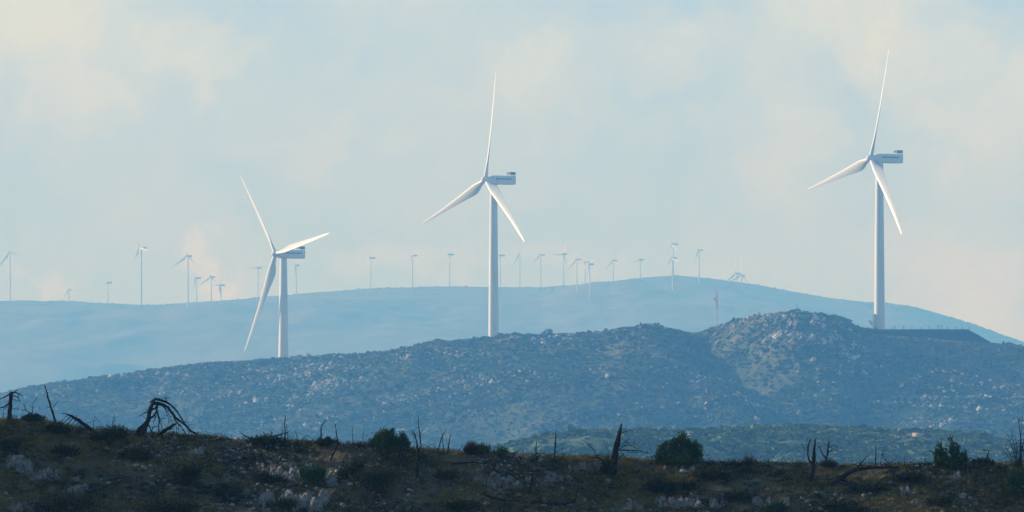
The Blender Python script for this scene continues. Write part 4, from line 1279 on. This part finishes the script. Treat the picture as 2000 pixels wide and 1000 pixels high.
GS = 'dark scrub bushes on the foreground slope'
for (u, b, w, h, lab, mt_, n) in (
    (65, 826, 44, 20, 'low dark bush hugging the skyline right of the thick left-hand trunk', 'leaf_scrub', 1200),
    (112, 850, 48, 30, 'dark bush below the leaning pole on the left', 'leaf_scrub', 1600),
    (212, 862, 76, 36, 'wide dark bush on the left skyline with dry stalks on top', 'leaf_scrub', 2600),
    (20, 882, 46, 30, 'dark bush at the left edge above the pale ledge', 'leaf_scrub', 1400),
    (268, 900, 66, 36, 'round dark bush on the open slope below the arched tree', 'leaf_scrub', 2200),
    (130, 892, 60, 26, 'dark bush on the slope below the toppled comb-like tree', 'leaf_scrub', 1500),
    (368, 950, 60, 56, 'tall dark bush on the slope, below the right end of the arch', 'leaf_scrub', 2600),
    (515, 872, 76, 24, 'dark brushwood mound under the horned branch heap', 'leaf_scrub', 2000),
    (642, 872, 40, 18, 'low brown-green mound behind the bending dead stem', 'leaf_scrub', 900),
    (612, 946, 68, 44, 'round dark bush above the pale outcrop, below the bending stem', 'leaf', 2600),
    (688, 940, 60, 54, 'dark bush left of the wide dark thicket', 'leaf_scrub', 2400),
    (748, 962, 120, 62, 'wide dark thicket below the big rounded green shrub', 'leaf_scrub', 4600),
    (520, 945, 60, 26, 'flat dark bush on the slope left of the round dark bush', 'leaf_scrub', 1300),
    (561, 1000, 36, 32, 'small round bush in front of the pale outcrop at the bottom', 'leaf', 1300),
    (130, 1008, 150, 60, 'broad dark bush cut by the bottom edge on the left', 'leaf_scrub', 4200),
    (330, 1010, 120, 44, 'dark bush cut by the bottom edge, left of the pale outcrop', 'leaf_scrub', 3200),
    (440, 975, 70, 34, 'low dark bush up-slope from the pale outcrop on its left', 'leaf_scrub', 1600),
    (1292, 966, 60, 38, 'dome-shaped dark bush on the slope below the biggest shrub', 'leaf_scrub', 2600),
    (1392, 938, 56, 26, 'dark bush on the slope right of the dome-shaped bush', 'leaf_scrub', 1500),
    (1345, 960, 30, 18, 'small dark tuft close to the right of the dome-shaped bush', 'leaf_scrub', 600),
    (1440, 980, 60, 26, 'dark bush low on the slope right of the black curved branch', 'leaf_scrub', 1500),
    (1510, 1006, 56, 30, 'green bush cut by the bottom edge right of centre', 'leaf', 1600),
    (870, 938, 50, 24, 'dark cushion on the slope left of the pale stony patch', 'leaf_scrub', 1200),
    (1690, 962, 80, 26, 'dark scrub patch on the slope below the long fallen trunk', 'leaf_scrub', 1900),
    (1790, 945, 90, 26, 'dark scrub band below and left of the spiky shrub', 'leaf_scrub', 2100),
    (900, 1000, 80, 26, 'dark scrub cut by the bottom edge below the dark cushion', 'leaf_scrub', 1700),
    (1830, 990, 70, 26, 'dark bush low on the right slope above the ochre grass', 'leaf_scrub', 1500),
    (1640, 1002, 80, 28, 'dark scrub cut by the bottom edge on the right', 'leaf_scrub', 1700)):
    shrub(u, b, w, h, lab, mat=mt_, n=n, grp=GS, L=0.05, W=0.02)

# rock outcrops: each a clump of bedrock lumps grown together
def outcrop(u, py, w, h, k, label, sz=(6, 16), tall=1.0):
    Y0 = fg_hit(u, py)
    g = np.array([(u - 1000) * Y0 / F, Y0, float(fg_z(u, Y0))])
    lum = []
    for i in range(k):
        uu = u + max(-1.0, min(1.0, random.gauss(0, 0.45))) * w * 0.5
        pp = py + max(-1.0, min(1.0, random.gauss(0, 0.45))) * h * 0.5
        Y = fg_hit(uu, pp)
        q = random.uniform(*sz) * Y / F
        lum.append(((uu - 1000) * Y / F - g[0], Y - g[1], q, q * random.uniform(0.6, 1.25) * tall, random.uniform(0.7, 1.3)))
    xs0, xs1 = min(l[0] - l[2] * 1.3 for l in lum), max(l[0] + l[2] * 1.3 for l in lum)
    ys0, ys1 = min(l[1] - l[2] * 1.3 for l in lum), max(l[1] + l[2] * 1.3 for l in lum)
    gx = np.arange(xs0, xs1 + 0.03 * KF, 0.025 * KF)
    gyy = np.arange(ys0, ys1 + 0.03 * KF, 0.025 * KF)
    GX, GY = np.meshgrid(gx, gyy)
    wx = GX + 0.16 * KF * fbm(GX * 5 / KF, GY * 5 / KF, 3, 301)
    wy = GY + 0.16 * KF * fbm(GX * 5 / KF, GY * 5 / KF, 3, 302)
    hh = np.full(GX.shape, -0.12 * KF)
    for (lx, ly, q, ht, asp) in lum:
        dd = np.maximum(np.abs(wx - lx) / asp, np.abs(wy - ly)) * 0.8 + np.hypot((wx - lx) / asp, wy - ly) * 0.25
        hh = np.maximum(hh, np.where(dd < q * 1.25, ht * (1 - (dd / q) ** 2) * 0.9 - 0.1 * ht + 0.2 * ht * (wx - lx) / q, -0.12 * KF))
    hh = hh + KF * (0.4 * (0.2 - np.abs(fbm(GX * 4.5 / KF, GY * 4.5 / KF, 3, 305))) + 0.14 * fbm(GX * 11 / KF, GY * 11 / KF, 3, 306)) * sstep(-0.1, 0.05, hh / KF)
    edge = np.minimum(np.minimum(GX - xs0, xs1 - GX), np.minimum(GY - ys0, ys1 - GY))
    hh = np.where(edge < 0.04 * KF, -0.14 * KF, hh)
    uu_ = (GX + g[0]) * F / (GY + g[1]) + 1000
    ZZ = fg_z(uu_, GY + g[1]) + hh - g[2]
    ny, nu = GX.shape
    i_ = np.arange(ny - 1)[:, None] * nu + np.arange(nu - 1)[None, :]
    o = mesh_obj('rock_outcrop', np.stack([GX, GY, ZZ], -1).reshape(-1, 3), np.stack([i_, i_ + 1, i_ + nu + 1, i_ + nu], -1).reshape(-1, 4), M['fg_rock'], loc=tuple(g))
    tag(o, label, 'rock', 'pale rock outcrops on the foreground slope')


outcrop(575, 985, 130, 26, 26, 'pale jagged outcrop at the bottom edge left of centre', (7, 17), 1.2)
outcrop(545, 925, 120, 26, 26, 'grey outcrop on the slope below the horned branch heap', (4, 10))
outcrop(35, 905, 56, 22, 12, 'broad smooth ledge of rock near the left picture edge', (10, 20), 0.6)
outcrop(85, 930, 50, 16, 12, 'stepped rocks running down right from the smooth left ledge', (6, 12), 0.7)
outcrop(145, 962, 40, 14, 10, 'rounded rock at the lower end of the stepped left-hand rocks', (6, 12), 0.8)
outcrop(60, 990, 90, 18, 16, 'broken rocks in the bottom left corner', (5, 11))
outcrop(640, 943, 50, 14, 9, 'small pointed rocks in front of the round dark bush', (4, 10), 1.4)
outcrop(985, 945, 110, 26, 26, 'stony pale patch left of the black stump', (4, 9))
outcrop(1080, 938, 60, 20, 16, 'stony pale patch right of the black stump', (4, 8))
outcrop(1140, 915, 70, 12, 16, 'pale rocks just left of the large snag foot', (3, 8))
outcrop(1330, 918, 90, 8, 14, 'pale stones in front of the biggest shrub', (3, 7))
outcrop(1340, 985, 150, 16, 26, 'wide stony patch at the bottom, below the dome-shaped bush', (4, 10))
outcrop(1500, 985, 80, 14, 14, 'grey rocks at the bottom right of centre', (4, 10))
outcrop(1770, 958, 40, 8, 8, 'pale flat stones below the end of the long fallen trunk', (3, 8), 0.7)
outcrop(1870, 934, 60, 8, 12, 'pale stones under the spiky upright shrub', (3, 8), 0.7)
outcrop(390, 885, 60, 22, 14, 'grey rocks on the slope right of the arched tree', (3, 8))
outcrop(1230, 992, 60, 12, 10, 'grey rocks at the bottom edge below the large snag', (4, 9))

# loose stones, dry grass and small scrub over the slope
def fg_sc(n):
    u = rng.uniform(-120, 2120, n)
    d = 12.5 * rng.random(n) ** 1.05
    Y = FG_Y + KF * (3 - d)
    return u, Y, fg_z(u, Y), (u - 1000) * Y / F


u, Y, z, x = fg_sc(36000)
k = rng.random(len(u)) < np.clip(0.25 + 1.3 * fbm(x / (3.0 * KF), Y / (3.0 * KF), 3, 201), 0.03, 1)
u, Y, z, x = u[k], Y[k], z[k], x[k]
sz = KF * (0.02 + 0.028 * rng.gamma(1.2, 0.9, len(u)))
V, Fc = blobs(np.stack([x, Y, z + 0.01 * KF], -1), np.stack([sz * 1.2, sz, sz * 0.75], -1), 0.35)
stuff('loose_stones', V, Fc, M['stone'], 'loose grey stones littering the foreground slope', 'stones')

u, Y, z, x = fg_sc(14000)
k = rng.random(len(u)) < np.clip(0.5 + 1.5 * fbm(x / (2.6 * KF), Y / (2.6 * KF), 3, 231), 0.05, 1)
u, Y, z, x = u[k], Y[k], z[k], x[k]
m = len(u)
per = 44
sz = KF * (0.08 + 0.2 * rng.gamma(1.5, 0.5, m))
d = unit(rng.normal(size=(m, per, 3)).reshape(-1, 3)).reshape(m, per, 3)
P = np.stack([x, Y, z + 0.03 * KF], -1)[:, None, :] + d * (rng.random((m, per, 1)) ** 0.5) * sz[:, None, None] * np.array([1.4, 1.2, 0.7])
D = unit((d + rng.normal(size=(m, per, 3)) * 0.5 + np.array([0, 0, 0.4])).reshape(-1, 3))
P = P.reshape(-1, 3)
V, Fc = leaves(P, D, 0.04 * KF * rng.uniform(0.6, 1.5, len(P)), 0.016 * KF * rng.uniform(0.6, 1.5, len(P)))
stuff('low_scrub', V, Fc, M['leaf_scrub'], 'small dark scrub tufts all over the foreground slope', 'scrub')

mb = MB()
for q in range(420):
    u_ = random.uniform(-60, 2060)
    Y_ = FG_Y + KF * (2 - 11 * random.random())
    p0 = np.array([(u_ - 1000) * Y_ / F, Y_, float(fg_z(u_, Y_)) + 0.01])
    a_ = random.uniform(0, math.pi)
    ln = KF * random.uniform(0.2, 0.9)
    d_ = np.array([math.cos(a_), math.sin(a_) * 0.5, random.uniform(-0.15, 0.6)]) * ln
    r_ = KF * random.uniform(0.007, 0.02)
    k_ = np.array([random.uniform(-.1, .1), 0, random.uniform(-.12, .12)]) * ln
    mb.tube([p0, p0 + d_ * 0.5 + k_, p0 + d_], [r_, r_ * 0.8, r_ * 0.4], 4)
    if random.random() < 0.5:
        mb.tube([p0 + d_ * 0.5 + k_, p0 + d_ * 0.5 + k_ + np.array([random.uniform(-.4, .4), 0, random.uniform(.1, .5)]) * ln * 0.6], [r_ * 0.6, r_ * 0.3], 4)
for q in range(260):                                    # low tangles of burnt brush along the crest
    u_ = random.choice((random.uniform(-60, 2060), random.uniform(-60, 720)))
    Y_ = FG_Y + KF * random.uniform(-2.0, 2.5)
    p0 = np.array([(u_ - 1000) * Y_ / F, Y_, float(fg_z(u_, Y_))])
    for j_ in range(random.randint(3, 9)):
        a_ = random.uniform(0, 2 * math.pi)
        ln = KF * random.uniform(0.12, 0.42)
        d_ = np.array([math.cos(a_) * random.uniform(.3, 1.1), math.sin(a_) * 0.6, random.uniform(0.3, 1.0)]) * ln
        k_ = np.array([random.uniform(-.15, .15), 0, random.uniform(-.1, .1)]) * ln
        mb.tube([p0, p0 + d_ * 0.55 + k_, p0 + d_], [KF * 0.009, KF * 0.007, KF * 0.004], 3)
tag(mb.build('fallen_twigs', M['char']), 'thin burnt twigs scattered over the foreground slope', 'twigs', kind='stuff')

u, Y, z, x = fg_sc(26000)
k = rng.random(len(u)) < np.clip(0.42 + 1.9 * fbm(x / (5 * KF), Y / (3.5 * KF), 3, 261) + 0.25 * ((u > 850) & (u < 1450)), 0.0, 1)
u, Y, z, x = u[k], Y[k], z[k], x[k]
m = len(u)
per = 26
b0 = np.stack([x, Y, z - 0.01], -1)[:, None, :] + KF * rng.normal(size=(m, per, 3)) * np.array([0.09, 0.09, 0.0])
tip = b0 + KF * (rng.normal(size=(m, per, 3)) * np.array([0.07, 0.07, 0.02]) + np.array([0, 0, 1]) * rng.uniform(0.06, 0.2, (m, per, 1)))
b0, tip = b0.reshape(-1, 3), tip.reshape(-1, 3)
s = unit(rng.normal(size=b0.shape) * np.array([1, 1, 0])) * 0.007 * KF
V = np.stack([b0 - s, b0 + s, tip], 1).reshape(-1, 3)
stuff('dry_grass', V, np.arange(len(V)).reshape(-1, 3), M['grass'], 'dry ochre grass between the stones of the foreground slope', 'grass')

# ------------------------------------------------------------------ air
HZ0, HZ1 = GZ - 3.5, 400.0
mb = MB()
mb.box(-9000, 9000, -3000, 16000, HZ0, HZ1)
hm = bpy.data.materials.new('air')
hm.use_nodes = True
nt = hm.node_tree
nt.nodes.remove(nt.nodes['Principled BSDF'])
pv = N(nt, 'ShaderNodeVolumePrincipled')
pv.inputs['Color'].default_value = (0.15, 0.485, 1.0, 1)
pv.inputs['Absorption Color'].default_value = (1, 1, 1, 1)
pv.inputs['Density'].default_value = 0.000185
pv.inputs['Anisotropy'].default_value = 0.0
nt.links.new(pv.outputs['Volume'], nt.nodes['Material Output'].inputs['Volume'])
hz_o = mb.build('haze', hm)
tag(hz_o, 'blue haze filling the air between the hills', 'haze', kind='stuff')

# ------------------------------------------------------------------ light
SUN_EL, TH = R(18.0), R(113.0)
sx, sy = -math.sin(TH), -math.cos(TH)                    # towards the sun, on the plan
to_sun = Vector((sx * math.cos(SUN_EL), sy * math.cos(SUN_EL), math.sin(SUN_EL)))
sd = bpy.data.lights.new('sun', 'SUN')
sd.energy = 5.0
sd.angle = R(0.5)
sd.color = (1.0, 0.95, 0.87)
so = bpy.data.objects.new('sun', sd)
COL.objects.link(so)
so.rotation_euler = to_sun.to_track_quat('Z', 'Y').to_euler()
so.location = (-200, 200, 300)

w = bpy.data.worlds.new('World')
sc.world = w
w.use_nodes = True
nt = w.node_tree
bg = nt.nodes['Background']
sky = N(nt, 'ShaderNodeTexSky')
sky.sky_type = 'NISHITA'
sky.sun_disc = False
sky.sun_elevation = SUN_EL
sky.sun_rotation = math.atan2(sx, sy)
sky.air_density = 1.0
sky.dust_density = 0.3
sky.ozone_density = 3.0
SKY_STR = 0.15
tc = N(nt, 'ShaderNodeTexCoord')


def dirv(u, p):
    return Vector(((u - 1000) / F, 1.0, float(slope(p)))).normalized()


def math_(op, a, b=None, clamp=False):
    n_ = N(nt, 'ShaderNodeMath', operation=op)
    n_.use_clamp = clamp
    for i, q in enumerate((a, b)):
        if q is None: continue
        if isinstance(q, (int, float)): n_.inputs[i].default_value = q
        else: nt.links.new(q, n_.inputs[i])
    return n_.outputs[0]


# warp the direction with noise so that cloud edges are ragged
nw = N(nt, 'ShaderNodeTexNoise')
nw.inputs['Scale'].default_value = 75
nw.inputs['Detail'].default_value = 5
nw.inputs['Roughness'].default_value = 0.66
nt.links.new(tc.outputs['Generated'], nw.inputs['Vector'])
vm = N(nt, 'ShaderNodeVectorMath', operation='SUBTRACT')
nt.links.new(nw.outputs['Color'], vm.inputs[0]); vm.inputs[1].default_value = (0.5, 0.5, 0.5)
vs = N(nt, 'ShaderNodeVectorMath', operation='SCALE')
nt.links.new(vm.outputs[0], vs.inputs[0]); vs.inputs['Scale'].default_value = 0.024
va = N(nt, 'ShaderNodeVectorMath', operation='ADD')
nt.links.new(tc.outputs['Generated'], va.inputs[0]); nt.links.new(vs.outputs[0], va.inputs[1])
wdir = va.outputs[0]
# broad cloud cover noise
nc = N(nt, 'ShaderNodeTexNoise')
nc.inputs['Scale'].default_value = 34
nc.inputs['Detail'].default_value = 6
nc.inputs['Roughness'].default_value = 0.55
mp = N(nt, 'ShaderNodeMapping')
mp.inputs['Scale'].default_value = (1, 1, 1.5)
mp.inputs['Location'].default_value = (0.31, 0.2, 0.1)
nt.links.new(wdir, mp.inputs['Vector']); nt.links.new(mp.outputs[0], nc.inputs['Vector'])
cover = math_('MULTIPLY', math_('SUBTRACT', nc.outputs['Fac'], 0.42), 1.7)
CL = [(30, 20, 330, 150, .75), (400, 90, 130, 60, .45), (400, 190, 50, 70, .35), (130, 230, 130, 120, .3), (560, 290, 150, 50, .3), (1060, 140, 130, 130, .38), (1330, 80, 140, 90, .45), (1700, 50, 260, 100, .7), (1900, 180, 200, 140, .5),
      (1880, 520, 190, 90, .5), (1990, 300, 160, 130, .4), (1560, 340, 120, 130, .3), (400, 505, 55, 45, .7), (70, 520, 90, 40, .5), (780, 520, 180, 45, .4), (1080, 530, 150, 40, .35), (1880, 620, 160, 60, .35), (1540, 230, 100, 140, .3)]
acc = cover
for (u, p, ru, rp, k) in CL:
    c = dirv(u, p)
    d_ = N(nt, 'ShaderNodeVectorMath', operation='SUBTRACT')
    nt.links.new(wdir, d_.inputs[0]); d_.inputs[1].default_value = c
    m_ = N(nt, 'ShaderNodeVectorMath', operation='MULTIPLY')
    nt.links.new(d_.outputs[0], m_.inputs[0]); m_.inputs[1].default_value = (F / ru, F / max(ru, rp), F / rp)
    l_ = N(nt, 'ShaderNodeVectorMath', operation='LENGTH')
    nt.links.new(m_.outputs[0], l_.inputs[0])
    mr = N(nt, 'ShaderNodeMapRange')
    mr.interpolation_type = 'SMOOTHSTEP'
    nt.links.new(l_.outputs['Value'], mr.inputs['Value'])
    mr.inputs['From Min'].default_value = 1.35
    mr.inputs['From Max'].default_value = 0.1
    mr.inputs['To Min'].default_value = 0
    mr.inputs['To Max'].default_value = min(1.0, k * 1.25)
    acc = math_('ADD', acc, mr.outputs[0])
nd = N(nt, 'ShaderNodeTexNoise')                             # fine breaks in the cloud
nd.inputs['Scale'].default_value = 120
nd.inputs['Detail'].default_value = 6
nd.inputs['Roughness'].default_value = 0.6
nt.links.new(wdir, nd.inputs['Vector'])
brk = math_('ADD', math_('MULTIPLY', nd.outputs['Fac'], 1.5), 0.2)
fac = math_('MAXIMUM', math_('MINIMUM', math_('MULTIPLY', acc, brk), 1.0), 0.0)
mixa = N(nt, 'ShaderNodeMix', data_type='RGBA')              # thin high veil of cloud over the clear sky
sep = N(nt, 'ShaderNodeSeparateXYZ')
nt.links.new(tc.outputs['Generated'], sep.inputs[0])
mv = N(nt, 'ShaderNodeMapRange'); mv.interpolation_type = 'SMOOTHSTEP'
nt.links.new(sep.outputs['Z'], mv.inputs['Value'])
for k_, v_ in zip(('From Min', 'From Max', 'To Min', 'To Max'), (0.12, 0.6, 0.9, 0.15)): mv.inputs[k_].default_value = v_
mh = N(nt, 'ShaderNodeMapRange'); mh.interpolation_type = 'SMOOTHSTEP'
nt.links.new(sep.outputs['Y'], mh.inputs['Value'])
for k_, v_ in zip(('From Min', 'From Max', 'To Min', 'To Max'), (-0.3, 0.7, 0.12, 1.0)): mh.inputs[k_].default_value = v_
veil = math_('MULTIPLY', mv.outputs[0], mh.outputs[0])
nt.links.new(veil, mixa.inputs['Factor'])
nt.links.new(sky.outputs['Color'], mixa.inputs['A'])
VEIL = (3.05, 4.3, 5.9, 1)
CLOUD = (5.3, 5.75, 4.55, 1)
mixa.inputs['B'].default_value = VEIL
mixb = N(nt, 'ShaderNodeMix', data_type='RGBA')
nt.links.new(math_('MULTIPLY', fac, veil), mixb.inputs['Factor'])
nt.links.new(mixa.outputs['Result'], mixb.inputs['A'])
mixb.inputs['B'].default_value = CLOUD
nt.links.new(mixb.outputs['Result'], bg.inputs['Color'])
bg.inputs['Strength'].default_value = SKY_STR

# ------------------------------------------------------------------ render settings
sc.view_settings.view_transform = 'Standard'
sc.view_settings.look = 'None'
sc.view_settings.gamma = 1.0
sc.view_settings.exposure = 0.0
sc.cycles.max_bounces = 5
sc.cycles.diffuse_bounces = 2
sc.cycles.volume_bounces = 1
sc.cycles.use_denoising = True
sc.cycles.sample_clamp_indirect = 5.0
